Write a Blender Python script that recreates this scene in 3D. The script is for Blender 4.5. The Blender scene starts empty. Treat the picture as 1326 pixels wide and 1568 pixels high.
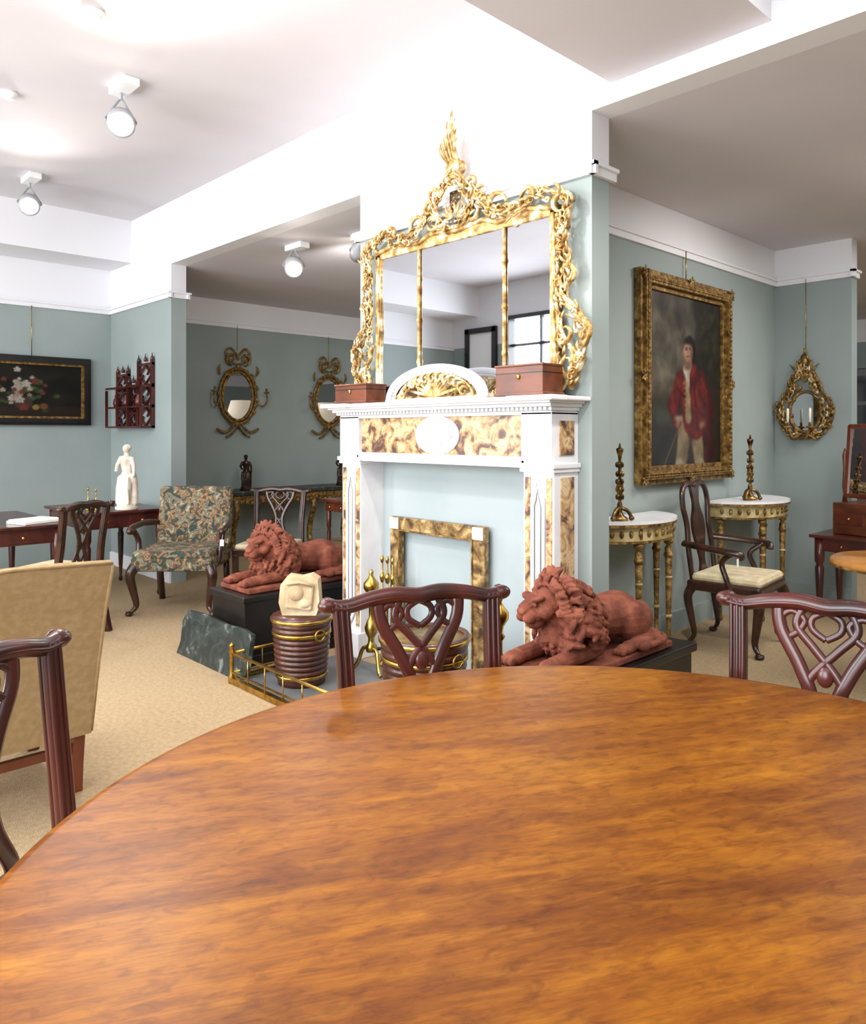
import bpy, bmesh, math, random
from mathutils import Vector, Matrix, noise
random.seed(7)
R=math.radians
sc=bpy.context.scene
try:
    sc.view_settings.view_transform='Standard'
except Exception: pass

# ---------------------------------------------------------------- materials
def lin(c):
    if isinstance(c,str):
        c=[int(c[i:i+2],16)/255 for i in (0,2,4)]
    return tuple((x/12.92 if x<=.04045 else ((x+.055)/1.055)**2.4) for x in c)+(1,)
MATS={}
def M(name,c1,c2=None,c3=None,scale=6,rough=.5,metal=0,bump=0,bscale=60,coat=0,stretch=(1,1,1),rotz=0,detail=5,pos=(.35,.6,.8),dist=0,spec=.5,sheen=0,kind='noise',nrough=.5):
    m=bpy.data.materials.new(name); m.use_nodes=True
    nt=m.node_tree; N=nt.nodes; L=nt.links
    p=N['Principled BSDF']
    p.inputs['Base Color'].default_value=lin(c1)
    p.inputs['Roughness'].default_value=rough
    p.inputs['Metallic'].default_value=metal
    p.inputs['Coat Weight'].default_value=coat
    p.inputs['Coat Roughness'].default_value=.12
    p.inputs['Specular IOR Level'].default_value=spec
    p.inputs['Sheen Weight'].default_value=sheen
    tc=N.new('ShaderNodeTexCoord'); mp=N.new('ShaderNodeMapping')
    mp.inputs['Scale'].default_value=stretch; mp.inputs['Rotation'].default_value=(0,0,rotz)
    L.new(tc.outputs['Object'],mp.inputs['Vector'])
    if c2:
        if kind=='noise':
            n=N.new('ShaderNodeTexNoise'); n.inputs['Scale'].default_value=scale
            n.inputs['Detail'].default_value=detail; n.inputs['Distortion'].default_value=dist; n.inputs['Roughness'].default_value=nrough
            o=n.outputs['Fac']
        else:
            n=N.new('ShaderNodeTexVoronoi'); n.inputs['Scale'].default_value=scale
            s=N.new('ShaderNodeSeparateColor'); L.new(n.outputs['Color'],s.inputs[0]); o=s.outputs[0]
        L.new(mp.outputs[0],n.inputs['Vector'])
        r=N.new('ShaderNodeValToRGB'); e=r.color_ramp.elements
        e[0].position=pos[0]; e[0].color=lin(c1); e[1].position=pos[1]; e[1].color=lin(c2)
        if c3:
            x=e.new(pos[2]); x.color=lin(c3)
        L.new(o,r.inputs[0]); L.new(r.outputs[0],p.inputs['Base Color'])
    if bump:
        n2=N.new('ShaderNodeTexNoise'); n2.inputs['Scale'].default_value=bscale; n2.inputs['Detail'].default_value=4
        L.new(mp.outputs[0],n2.inputs['Vector'])
        b=N.new('ShaderNodeBump'); b.inputs['Strength'].default_value=bump; b.inputs['Distance'].default_value=.01
        L.new(n2.outputs['Fac'],b.inputs['Height']); L.new(b.outputs[0],p.inputs['Normal'])
    MATS[name]=m
    return m
TEAL=M('wall_paint_teal','909C9A','95A09E',scale=2,rough=.85,bump=.05,bscale=200,spec=.3)
WHITE=M('white_paint','E8E8EC',rough=.75)
CEIL=M('ceiling_paint','D4CFD4','D8D4D8',scale=1.5,rough=.9)
CARPET=M('sisal_carpet','98805F','AC9676','BAA686',scale=45,rough=.97,bump=.7,bscale=220,detail=10,pos=(.3,.5,.7),spec=.1,nrough=.75)
MAHOG=M('mahogany','2E100E','501F18',scale=9,rough=.3,stretch=(1,1,.25),coat=.25)
MAHOGR=M('red_mahogany','4A1C12','6C331E',scale=8,rough=.3,coat=.25,stretch=(1,1,.3))
BUCKW=M('bucket_mahogany','34160E','522818',scale=10,rough=.35,coat=.2)
WALNUT=M('dark_walnut','22120C','3E2216',scale=12,rough=.3,coat=.2)
BOXW=M('box_mahogany','4A2210','6A3519',scale=14,rough=.4,stretch=(.3,1,1),coat=.1)
GILT=M('gilt_wood','7E5C28','C09A5C','F2E6C6',scale=20,rough=.45,metal=.3,bump=.35,bscale=100,pos=(.34,.5,.66))
GILTD=M('old_gilt','3C290F','80602C','B49658',scale=25,rough=.45,metal=.4,bump=.5,bscale=80,pos=(.3,.52,.74))
WMARB=M('white_marble','ECEBEC','DEDEE2',scale=3,rough=.28,dist=1.5)
SIENA=M('siena_marble','4E382E','B08A5C','D4BA92',scale=11,rough=.3,dist=.9,pos=(.38,.49,.6),detail=9,nrough=.62)
x=[n for n in SIENA.node_tree.nodes if n.type=='VALTORGB'][0].color_ramp.elements.new(.43); x.color=lin('7E5E4A')
x=[n for n in SIENA.node_tree.nodes if n.type=='VALTORGB'][0].color_ramp.elements.new(.68); x.color=lin('8A6A50')
FMARB=M('brown_marble','3E2C1A','7E6238','B09A6A',scale=13,rough=.35,dist=.8,pos=(.38,.5,.64),detail=8,nrough=.6)
GMARB=M('green_marble','202624','343C38','747C78',scale=10,rough=.4,dist=1.0,pos=(.44,.58,.68),detail=8,nrough=.6)
TERRA=M('terracotta','643427','844A36','9C604A',scale=14,rough=.8,bump=.4,bscale=120,spec=.3)
BLACK=M('black_wood','0E0C0C','191515',scale=8,rough=.35)
BRASS=M('brass','9C7834','C8A658',scale=20,rough=.28,metal=1)
BRONZE=M('bronze','1E1512','3A2A20',scale=18,rough=.35,metal=.6)
GBRONZE=M('gilt_bronze','2E2114','6A4E26','A88848',scale=30,rough=.35,metal=.7,pos=(.35,.52,.7))
STATM=M('statue_marble','E2DACC','CABDAC',scale=12,rough=.45)
LINEN=M('linen','AE946E','A1875F',scale=40,rough=.95,bump=.4,bscale=400)
CREAM=M('cream_silk','D8CDAE','C6B690',scale=18,rough=.7)
FPANEL=M('fire_back_paint','99A4A6','9FA9AB',scale=3,rough=.85,spec=.3)
NEEDLE=M('needlepoint','2E3F3C','7C7050','C0AE86',scale=19,rough=.95,bump=.4,bscale=300,pos=(.40,.55,.68),dist=1.2)
rr=[n for n in NEEDLE.node_tree.nodes if n.type=='VALTORGB'][0].color_ramp.elements
for p_,c_ in ((.45,'46523A'),(.49,'7A2E2A'),(.52,'A08A60'),(.6,'37565E'),(.74,'94503E')):
    x=rr.new(p_); x.color=lin(c_)
MIRROR=M('mirror_glass','E6EAEC',rough=.015,metal=1)
MIRROR.node_tree.nodes['Principled BSDF'].inputs['Base Color'].default_value=(.62,.64,.67,1)
DARKM=M('dark_mirror','444648',rough=.05,metal=1)
PLASTIC=M('white_plastic','F0F0F0',rough=.4)
LAMPW=M('lamp_housing','A8A8AC',rough=.35)
PAPER=M('paper','F4F2EA',rough=.8)
STONE=M('stone_fragment','A8926F','CBB896',scale=8,rough=.8,bump=.6,bscale=30)
SHADE=M('lamp_shade','E8D9C0',rough=.9)
SATIN=M('satinwood','A0682E','B88042',scale=8,rough=.25)
def emis(m,c,s):
    p=m.node_tree.nodes['Principled BSDF']; p.inputs['Emission Color'].default_value=lin(c); p.inputs['Emission Strength'].default_value=s
emis(SHADE,'F4E2C4',.5)
BULB=M('bulb','FFFFFF'); emis(BULB,'FFF6E8',40)
GREYM=M('grey_metal','8A8A8A',rough=.4,metal=.8)
# table top wood
def tablewood():
    m=bpy.data.materials.new('table_mahogany'); m.use_nodes=True
    nt=m.node_tree;N=nt.nodes;L=nt.links;p=N['Principled BSDF']
    tc=N.new('ShaderNodeTexCoord'); mp=N.new('ShaderNodeMapping'); mp.inputs['Rotation'].default_value=(0,0,R(-62))
    L.new(tc.outputs['Object'],mp.inputs[0])
    def nz(scale,st,dist=0,det=6,r=.6):
        a=N.new('ShaderNodeMapping'); a.inputs['Scale'].default_value=st; L.new(mp.outputs[0],a.inputs[0])
        n=N.new('ShaderNodeTexNoise'); n.inputs['Scale'].default_value=scale; n.inputs['Detail'].default_value=det
        n.inputs['Distortion'].default_value=dist; n.inputs['Roughness'].default_value=r
        L.new(a.outputs[0],n.inputs['Vector']); return n.outputs['Fac']
    big=nz(1.7,(.6,2.0,1),.9,5); st=nz(4.5,(.9,5,1),.7,8,.64); fl=nz(24,(.9,2.0,1),.8,4,.6); fine=nz(60,(.3,4,1),0,4,.6)
    def ramp(o,stops):
        r=N.new('ShaderNodeValToRGB'); e=r.color_ramp.elements
        e[0].position=stops[0][0]; e[0].color=lin(stops[0][1]); e[1].position=stops[-1][0]; e[1].color=lin(stops[-1][1])
        for s in stops[1:-1]:
            x=e.new(s[0]); x.color=lin(s[1])
        L.new(o,r.inputs[0]); return r.outputs[0]
    a=ramp(big,[(.32,'582A08'),(.45,'764008'),(.55,'8E540A'),(.68,'AA6E12')])
    b=ramp(st,[(.34,'5E3008'),(.5,'884E0A'),(.66,'AE7218')])
    mx=N.new('ShaderNodeMix'); mx.data_type='RGBA'; mx.inputs[0].default_value=.42
    L.new(a,mx.inputs[6]); L.new(b,mx.inputs[7])
    c=ramp(fl,[(.32,'B8AA9A'),(.45,'E8E0D8'),(.56,'FFFFFF'),(.7,'FFFFFF')])
    mu=N.new('ShaderNodeMix'); mu.data_type='RGBA'; mu.blend_type='MULTIPLY'; mu.inputs[0].default_value=.7
    L.new(mx.outputs[2],mu.inputs[6]); L.new(c,mu.inputs[7])
    c2=ramp(fine,[(.38,'C8BCB0'),(.55,'FFFFFF')])
    m2=N.new('ShaderNodeMix'); m2.data_type='RGBA'; m2.blend_type='MULTIPLY'; m2.inputs[0].default_value=.4
    L.new(mu.outputs[2],m2.inputs[6]); L.new(c2,m2.inputs[7])
    L.new(m2.outputs[2],p.inputs['Base Color'])
    p.inputs['Roughness'].default_value=.40; p.inputs['Specular IOR Level'].default_value=.2
    return m
TABLEW=tablewood()

# ---------------------------------------------------------------- mesh builder
def spl(pts,n=8,closed=False):
    P=[Vector(p) for p in pts]; out=[]; k=len(P)
    rng=range(k if closed else k-1)
    for i in rng:
        if closed: a,b,c,d=P[(i-1)%k],P[i],P[(i+1)%k],P[(i+2)%k]
        else: a,b,c,d=P[max(i-1,0)],P[i],P[i+1],P[min(i+2,k-1)]
        for j in range(n):
            t=j/n
            out.append(.5*((2*b)+(c-a)*t+(2*a-5*b+4*c-d)*t*t+(3*b-a-3*c+d)*t**3))
    if not closed: out.append(P[-1])
    return out
class B:
    def __init__(s): s.v=[];s.f=[];s.m=[];s.s=[];s.mats=[];s.T=Matrix()
    def add(s,vs,fs,mat,sm=False):
        o=len(s.v)
        if mat not in s.mats: s.mats.append(mat)
        mi=s.mats.index(mat)
        s.v+=[tuple(s.T@Vector(v)) for v in vs]
        for f in fs: s.f.append([o+i for i in f]); s.m.append(mi); s.s.append(sm)
    def box(s,x,y,z,sx,sy,sz,mat,bev=0,rot=None):
        bm=bmesh.new(); bmesh.ops.create_cube(bm,size=1)
        for v in bm.verts: v.co=Vector((v.co.x*sx,v.co.y*sy,v.co.z*sz))
        if bev: bmesh.ops.bevel(bm,geom=list(bm.edges),offset=bev,segments=2,profile=.5,affect='EDGES')
        q=Matrix.Translation((x,y,z))@(rot if rot else Matrix())
        bm.verts.index_update()
        s.add([q@v.co for v in bm.verts],[[v.index for v in f.verts] for f in bm.faces],mat,False); bm.free()
    def bx(s,x0,x1,y0,y1,z0,z1,mat,bev=0):
        s.box((x0+x1)/2,(y0+y1)/2,(z0+z1)/2,abs(x1-x0),abs(y1-y0),abs(z1-z0),mat,bev)
    def lathe(s,prof,mat,at=(0,0,0),n=24,sy=1,rot=None):
        vs=[];fs=[];at=Vector(at)
        q=Matrix.Translation(at)@(rot if rot else Matrix())
        for r,z in prof:
            for i in range(n):
                a=2*math.pi*i/n; vs.append(q@Vector((max(r,1e-4)*math.cos(a),max(r,1e-4)*math.sin(a)*sy,z)))
        for j in range(len(prof)-1):
            for i in range(n):
                fs.append([j*n+i,j*n+(i+1)%n,(j+1)*n+(i+1)%n,(j+1)*n+i])
        fs.append(list(range(n))[::-1]); fs.append([(len(prof)-1)*n+i for i in range(n)])
        s.add(vs,fs,mat,True)
    def tube(s,pts,r,mat,n=8,a=1,b=1,up=None,closed=False):
        P=[Vector(p) for p in pts]; k=len(P); vs=[];fs=[]
        N0=None
        for i in range(k):
            if closed: t=P[(i+1)%k]-P[i-1]
            else: t=P[min(i+1,k-1)]-P[max(i-1,0)]
            if t.length<1e-9: t=Vector((0,0,1))
            t.normalize()
            if up is not None:
                u=Vector(up); u=(u-t*u.dot(t))
                if u.length<1e-4: u=t.orthogonal()
                u.normalize()
            else:
                if N0 is None: N0=t.orthogonal().normalized()
                u=(N0-t*N0.dot(t))
                u=u.normalized() if u.length>1e-6 else t.orthogonal().normalized()
                N0=u
            w=t.cross(u)
            rr=r[i] if isinstance(r,(list,tuple)) else (r(i/(k-1)) if callable(r) else r)
            for j in range(n):
                an=2*math.pi*j/n+math.pi/n
                vs.append(P[i]+w*math.cos(an)*rr*a+u*math.sin(an)*rr*b)
        for i in range(k if closed else k-1):
            i2=(i+1)%k
            for j in range(n):
                fs.append([i*n+j,i*n+(j+1)%n,i2*n+(j+1)%n,i2*n+j])
        if not closed: fs.append(list(range(n))[::-1]); fs.append([(k-1)*n+j for j in range(n)])
        s.add(vs,fs,mat,n>4)
    def ell(s,c,r,mat,rot=None,n=16,m=10):
        q=Matrix.Translation(c)@(rot if rot else Matrix())
        vs=[];fs=[]
        for j in range(1,m):
            p=math.pi*j/m
            for i in range(n):
                a=2*math.pi*i/n
                vs.append(q@Vector((r[0]*math.sin(p)*math.cos(a),r[1]*math.sin(p)*math.sin(a),r[2]*math.cos(p))))
        vs.append(q@Vector((0,0,r[2]))); vs.append(q@Vector((0,0,-r[2])))
        t=len(vs)-2
        for j in range(m-2):
            for i in range(n): fs.append([j*n+i,j*n+(i+1)%n,(j+1)*n+(i+1)%n,(j+1)*n+i])
        for i in range(n):
            fs.append([t,(i+1)%n,i]); fs.append([t+1,(m-2)*n+i,(m-2)*n+(i+1)%n])
        s.add(vs,fs,mat,True)
    def prism(s,poly,y0,y1,mat,plane='xz',sm=False):
        k=len(poly)
        if plane=='xz': vs=[(p[0],y0,p[1]) for p in poly]+[(p[0],y1,p[1]) for p in poly]
        elif plane=='yz': vs=[(y0,p[0],p[1]) for p in poly]+[(y1,p[0],p[1]) for p in poly]
        else: vs=[(p[0],p[1],y0) for p in poly]+[(p[0],p[1],y1) for p in poly]
        fs=[list(range(k)),[k+i for i in range(k)][::-1]]+[[i,(i+1)%k,k+(i+1)%k,k+i] for i in range(k)]
        s.add(vs,fs,mat,sm)
    def done(s,name,loc=(0,0,0),rz=0,parent=None,rx=0):
        me=bpy.data.meshes.new(name); me.from_pydata(s.v,[],s.f)
        for m in s.mats: me.materials.append(m)
        me.polygons.foreach_set('material_index',s.m); me.polygons.foreach_set('use_smooth',s.s)
        bm=bmesh.new(); bm.from_mesh(me); bmesh.ops.recalc_face_normals(bm,faces=bm.faces); bm.to_mesh(me); bm.free()
        o=bpy.data.objects.new(name,me); sc.collection.objects.link(o)
        o.location=loc; o.rotation_euler=(rx,0,rz)
        if parent: o.parent=parent
        return o
def empty(name,loc=(0,0,0),rz=0):
    o=bpy.data.objects.new(name,None); sc.collection.objects.link(o); o.location=loc; o.rotation_euler=(0,0,rz); o.empty_display_size=.1
    return o
def face(fx,fy): return math.atan2(-fx,fy)

# ---------------------------------------------------------------- room
XW=-8.4; YA=3.18; YB=3.33; ZR=2.73; ZH=3.02; ZC=3.61; XE=2.6; YS=-2.2; YN=11.8
b=B(); b.bx(XW-.2,XE+.2,YS-.2,YN+.2,-.1,0,CARPET); b.done('floor')
b=B(); b.bx(XW-.2,XE+.2,YS-.2,YB,ZC,ZC+.1,CEIL); b.bx(XW-.2,XE+.2,YB-.0005,YN+.2,ZH,ZH+.1,CEIL); b.done('ceiling')
def wallseg(b,x0,x1,y0,y1,zt):
    b.bx(x0,x1,y0,y1,0,ZR,TEAL); b.bx(x0,x1,y0,y1,ZR,zt,WHITE)
b=B(); wallseg(b,XW,-6.92,YA,YB,ZC); b.done('wall_pier')
b=B(); wallseg(b,-4.04,-2.19,YA,YB,ZC); b.done('wall_chimney')
b=B(); wallseg(b,1.6,XE,YA,YB,ZC); b.done('wall_end_pier')
b=B(); b.bx(-6.92,-4.04,YA,YB,ZH,ZC,WHITE); b.bx(-2.19,1.6,YA,YB,ZH,ZC,WHITE); b.done('trim_4')
b=B(); wallseg(b,XW-.15,XW,YS,YN,ZC); b.done('wall_left')
b=B(); wallseg(b,-2.90,-2.77,YB,6.93,ZH); wallseg(b,-2.77,-2.15,6.8,6.93,ZH); b.done('wall_partition')
b=B(); wallseg(b,XW-.15,XE+.15,YN,YN+.15,ZH); b.done('wall_far')
b=B(); wallseg(b,XE,XE+.15,YS,YN,ZC); b.done('wall_right')
b=B()
wins=[(-7.3,-6.1,.9,3.12),(-5.2,-2.6,.8,3.1),(-1.9,.7,.8,3.1)]  # first window shows in the overmantel mirror; other two unseen, added for daylight
xs=XW-.15
for (x0,x1,z0,z1) in wins:
    wallseg(b,xs,x0,YS-.15,YS,ZC); b.bx(x0,x1,YS-.15,YS,0,z0,TEAL); b.bx(x0,x1,YS-.15,YS,z1,ZC,WHITE); xs=x1
wallseg(b,xs,XE+.15,YS-.15,YS,ZC)
b.done('wall_front')
for i,(x0,x1,z0,z1) in enumerate(wins):
    b=B()
    for (p,q) in ((x0,x0+.06),(x1-.06,x1)): b.bx(p,q,YS-.12,YS+.03,z0,z1,BLACK)
    b.bx(x0,x1,YS-.12,YS+.03,z0,z0+.06,BLACK); b.bx(x0,x1,YS-.12,YS+.03,z1-.06,z1,BLACK)
    k=max(2,int((x1-x0)/.55))
    for j in range(1,k): b.bx(x0+(x1-x0)*j/k-.02,x0+(x1-x0)*j/k+.02,YS-.1,YS-.04,z0,z1,BLACK)
    b.bx(x0,x1,YS-.1,YS-.04,z1-.45,z1-.41,BLACK)
    b.done('window_%d'%(i+1))
b=B(); Y=YS+.003; b.bx(-8.1,-8.02,Y,Y+.05,0,3.0,BLACK); b.bx(-7.55,-7.47,Y,Y+.05,0,3.0,BLACK); b.bx(-8.1,-7.47,Y,Y+.05,2.92,3.0,BLACK); b.bx(-8.02,-7.55,Y,Y+.02,0,2.92,PLASTIC); b.done('door_1')
b=B()
def rail_y(x0,x1,y,sg):
    b.bx(x0,x1,y,y+sg*.022,ZR-.03,ZR+.012,WHITE); b.bx(x0,x1,y,y+sg*.038,ZR+.012,ZR+.03,WHITE)
def rail_x(y0,y1,x,sg):
    b.bx(x,x+sg*.022,y0,y1,ZR-.03,ZR+.012,WHITE); b.bx(x,x+sg*.038,y0,y1,ZR+.012,ZR+.03,WHITE)
rail_y(XW,-6.885,YA,-1); rail_x(YA-.038,YB+.038,-6.92,1); rail_y(XW,-6.885,YB,1)
rail_x(YA-.038,YB+.038,-4.04,-1); rail_y(-4.078,-2.152,YA,-1); rail_x(YA-.038,YB+.038,-2.19,1); 
rail_x(YS,YN,XW,1); rail_x(YB,6.8,-2.77,1); rail_x(YB,6.93,-2.90,-1); rail_y(-2.77,-2.112,6.8,-1); rail_x(6.762,6.93,-2.15,1); rail_y(XW,XE,YN,-1)
b.done('trim_1')
b=B(); b.bx(XW,-7.85,YS,YA,3.175,ZC,WHITE); b.done('trim_2')
b=B(); b.bx(-2.08,-1.31,YS,YA,3.12,3.125,CEIL); b.bx(-2.08,-1.31,YS,YA,3.125,ZC,WHITE); b.done('trim_3')
b=B()
b.bx(XW,-6.92,YA-.02,YA,0,.14,WHITE)
b.bx(XW,XW+.02,YS,YN,0,.14,TEAL); b.bx(-2.77,-2.75,YB,6.8,0,.14,TEAL); b.bx(-2.77,-2.15,6.78,6.8,0,.14,TEAL)
b.done('baseboard_left')

# ---------------------------------------------------------------- round dining table
b=B()
b.lathe([(0.2,.70),(.96,.70),(.985,.712),(.995,.722),(1.015,.728),(1.02,.738),(1.015,.748),(1.0,.75),(0.5,.75),(.0,.75)],TABLEW,n=160)
b.lathe([(.10,.10),(.14,.13),(.15,.2),(.09,.26),(.07,.36),(.11,.42),(.12,.5),(.07,.58),(.06,.64),(.12,.67),(.4,.69),(.4,.70)],MAHOGR,n=32)
for k in range(4):
    a=R(25+90*k); c,s_=math.cos(a),math.sin(a)
    P=[(c*r,s_*r,z) for r,z in ((.08,.2),(.2,.24),(.34,.17),(.46,.07),(.54,.045))]
    b.tube(spl(P,6),[.05-.0011*i for i in range(25)],MAHOGR,n=8,up=(-s_,c,0),a=1,b=.7)
    b.lathe([(.025,0),(.03,.02),(.02,.05)],BRASS,at=(c*.54,s_*.54,0),n=12)
b.done('round_dining_table',(-.608,1.082,0))

# ---------------------------------------------------------------- dining chairs (pierced splat)
def dining_chair(name,loc,rz,top=.95,w=.235,mat=MAHOG,seat=CREAM,splat=True):
    b=B()
    b.box(0,.0,.42,.5,.44,.06,mat,.01); b.box(0,.005,.465,.46,.42,.05,seat,.02)
    for sx in (-1,1):
        b.box(sx*.225,.2,.2,.045,.045,.4,mat,.006)
        b.tube([(sx*.215,-.21,.44),(sx*.215,-.24,.2),(sx*.21,-.29,0)],.026,mat,n=4,up=(1,0,0))
        b.box(sx*.22,-.02,.16,.02,.42,.03,mat)
    b.box(0,.0,.16,.43,.02,.03,mat); b.box(0,.2,.25,.43,.02,.03,mat)
    b.T=Matrix.Translation((0,-.21,.45))@Matrix.Rotation(R(8),4,'X')
    h=(top-.45)/math.cos(R(8))
    U=(0,1,0)
    for sx in (-1,1):
        P=spl([(sx*.215,0,-.03),(sx*(w-.012),0,h*.35),(sx*(w-.006),0,h*.7),(sx*(w),0,h*.97)],6)
        b.tube(P,.021,mat,n=8,up=U,a=1.15,b=.75)
        for k in (-.016,0,.016):
            for yy in (-.014,.012):
                b.tube([p+Vector((k,yy,0)) for p in P],.0065,mat,n=6,up=U)
        b.ell((sx*(w+.035),-.004,h*.965),(.03,.026,.022),mat)
        b.tube([(sx*(w+.035)+.018*math.cos(t)*sx,-.022,h*.965+.018*math.sin(t)) for t in [i*.5 for i in range(12)]],.006,mat,n=6)
    P=spl([(-w-.03,0,h*.965),(-w+.02,0,h*.955),(-w*.62,0,h*.985),(-w*.3,0,h*1.0),(0,0,h*.985),(w*.3,0,h*1.0),(w*.62,0,h*.985),(w-.02,0,h*.955),(w+.03,0,h*.965)],6)
    b.tube(P,lambda t:.019+.006*math.sin(math.pi*t),mat,n=8,up=U,a=1,b=.85)
    b.tube([p+Vector((0,-.012,-.006)) for p in P],.008,mat,n=6,up=U)
    b.tube([p+Vector((0,.012,-.006)) for p in P],.008,mat,n=6,up=U)
    b.box(0,.0,.0,.4,.03,.05,mat,.006); b.box(0,.0,.035,.16,.035,.04,mat,.008)
    rib=lambda pts,r=.013,a=1,bb=.6:b.tube(spl(pts,7),r,mat,n=8,up=U,a=a,b=bb)
    for sx in (-1,1):
        rib([(sx*.125,0,h*.97),(sx*.115,0,h*.84),(sx*.065,0,h*.66),(sx*.03,0,h*.48),(sx*.035,0,h*.3),(sx*.065,0,h*.14),(sx*.06,0,.04)],.017,1.15,.55)
        rib([(sx*.06,0,h*.97),(sx*.075,0,h*.87),(sx*.03,0,h*.76),(-sx*.03,0,h*.62),(-sx*.045,0,h*.52),(0,0,h*.4),(sx*.03,0,h*.28),(0,0,h*.14),(-sx*.02,0,.04)],.0125)
        rib([(sx*.12,0,h*.9),(sx*.09,0,h*.945),(sx*.055,0,h*.9),(sx*.075,0,h*.83),(sx*.1,0,h*.8)],.010)
        rib([(0,0,h*.96),(sx*.035,0,h*.92),(sx*.035,0,h*.86),(0,0,h*.81)],.01)
    b.ell((0,0,h*.62),(.022,.012,.03),mat)
    b.T=Matrix()
    return b.done(name,loc,rz)
dining_chair('dining_chair',(-1.393,1.408,0),face(.92,-.386))
dining_chair('dining_chair',(-1.539,.519,0),face(.857,.515))
dining_chair('dining_chair',(-.724,1.939,0),face(.135,-.99))
dining_chair('dining_chair',(-5.70,1.76,0),face(-.85,-.5),top=.93,w=.21,mat=WALNUT)
dining_chair('dining_chair',(-5.70,3.50,0),face(.62,-.78),top=.92,w=.22,mat=WALNUT)

# ---------------------------------------------------------------- upholstered chair seen from behind
b=B()
b.box(0,.0,.33,.66,.62,.12,LINEN,.03); b.box(0,.03,.42,.64,.6,.12,LINEN,.05)
prof=[(-.30,.24),(-.355,.24),(-.42,.5),(-.5,.75),(-.575,.93),(-.555,.945),(-.515,.935),(-.44,.75),(-.36,.55),(-.28,.42)]
k=len(prof); 
vs=[];fs=[]
xs_=[-.34,-.335,-.3,-.15,0,.15,.3,.335,.34]
for xx in xs_:
    ins=.012 if abs(xx)>.337 else 0
    for (y,z) in prof:
        zz=z+ (.012*(1-(xx/.34)**2) if z>.9 else 0)
        yc=-.45+ (z-.6)*-.3
        vs.append((xx,y+(ins if y<yc else -ins),zz-(ins if z>.9 else 0)))
for i in range(len(xs_)-1):
    for j in range(k): fs.append([i*k+j,i*k+(j+1)%k,(i+1)*k+(j+1)%k,(i+1)*k+j])
fs.append(list(range(k))); fs.append([(len(xs_)-1)*k+j for j in range(k)])
b.add(vs,fs,LINEN)
for sx in (-1,1):
    b.tube([(sx*.336,-.352,.25),(sx*.336,-.42,.5),(sx*.336,-.5,.75),(sx*.336,-.572,.93)],.007,LINEN,n=6)
    b.tube([(sx*.3,-.32,.3),(sx*.3,-.29,.12),(sx*.3,-.28,0)],.03,MAHOGR,n=4,up=(1,0,0))
    b.box(sx*.3,.27,.14,.05,.05,.28,MAHOGR,.006)
    b.box(sx*.3,-.0,.13,.025,.56,.035,MAHOGR)
b.tube([(-.336,-.572,.935),(0,-.575,.95),(.336,-.572,.935)],.007,LINEN,n=6)
b.box(0,-.28,.17,.56,.025,.035,MAHOGR); b.box(0,0,.13,.58,.025,.035,MAHOGR)
b.done('upholstered_side_chair',(-3.45,.76,0),face(-1,0))

def cab(b,x,y,z,ox,oy,mat,r=.032):
    P=spl([(x,y,z),(x+ox*.03,y+oy*.03,z*.82),(x+ox*.012,y+oy*.012,z*.5),(x-ox*.006,y-oy*.006,z*.2),(x+ox*.02,y+oy*.02,.03),(x+ox*.04,y+oy*.04,.012)],5)
    n=len(P); b.tube(P,[r*(1.15-.75*min(1,i/(n*.75))) if i<n*.8 else r*(.4+.5*(i-n*.8)/(n*.2)) for i in range(n)],mat,n=10)
    b.ell((x+ox*.035,y+oy*.035,.016),(.03,.03,.016),mat)
b=B()
b.box(0,.02,.40,.64,.56,.12,NEEDLE,.03); b.box(0,.03,.465,.62,.54,.08,NEEDLE,.035)
b.T=Matrix.Translation((0,-.27,.42))@Matrix.Rotation(R(10),4,'X')
b.box(0,0,.27,.62,.1,.56,NEEDLE,.035)
b.T=Matrix()
for sx in (-1,1):
    cab(b,sx*.29,.26,.38,sx,1,WALNUT,.04); b.tube([(sx*.28,-.25,.38),(sx*.28,-.27,.2),(sx*.29,-.34,0)],.026,WALNUT,n=8)
    b.tube(spl([(sx*.3,-.3,.66),(sx*.34,-.15,.68),(sx*.37,.02,.67),(sx*.375,.14,.655),(sx*.365,.18,.63)],6),.024,WALNUT,n=8)
    b.tube(spl([(sx*.36,.13,.65),(sx*.335,.08,.56),(sx*.325,.1,.46),(sx*.32,.12,.38)],6),.022,WALNUT,n=8)
    b.ell((sx*.365,.17,.64),(.03,.035,.028),WALNUT)
b.box(-.38,.24,.56,.03,.003,.05,PAPER); b.tube([(-.37,.17,.62),(-.38,.24,.585)],.0015,PAPER,n=4)
b.done('needlepoint_armchair',(-5.89,2.81,0),face(.7235,-.6903))

b=B()
b.box(0,0,.41,.54,.48,.07,WALNUT,.02); b.box(0,.01,.46,.5,.45,.06,CREAM,.028)
for sx in (-1,1):
    cab(b,sx*.24,.2,.39,sx,1,WALNUT,.036); cab(b,sx*.22,-.21,.4,sx*.5,-1,WALNUT,.03)
    b.tube(spl([(sx*.24,-.27,.68),(sx*.29,-.12,.67),(sx*.31,.02,.66),(sx*.3,.12,.65),(sx*.28,.13,.62)],6),.02,WALNUT,n=8,a=1.2,b=.8)
    b.tube(spl([(sx*.3,.08,.65),(sx*.27,.0,.58),(sx*.28,.03,.48),(sx*.275,.06,.4)],6),.018,WALNUT,n=8)
b.T=Matrix.Translation((0,-.22,.43))@Matrix.Rotation(R(7),4,'X')
U=(0,1,0)
for sx in (-1,1):
    b.tube(spl([(sx*.2,0,0),(sx*.21,0,.2),(sx*.19,0,.36),(sx*.22,0,.5),(sx*.2,0,.6),(sx*.12,0,.645),(0,0,.63)],6),.022,WALNUT,n=8,up=U,a=1,b=.8)
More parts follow.
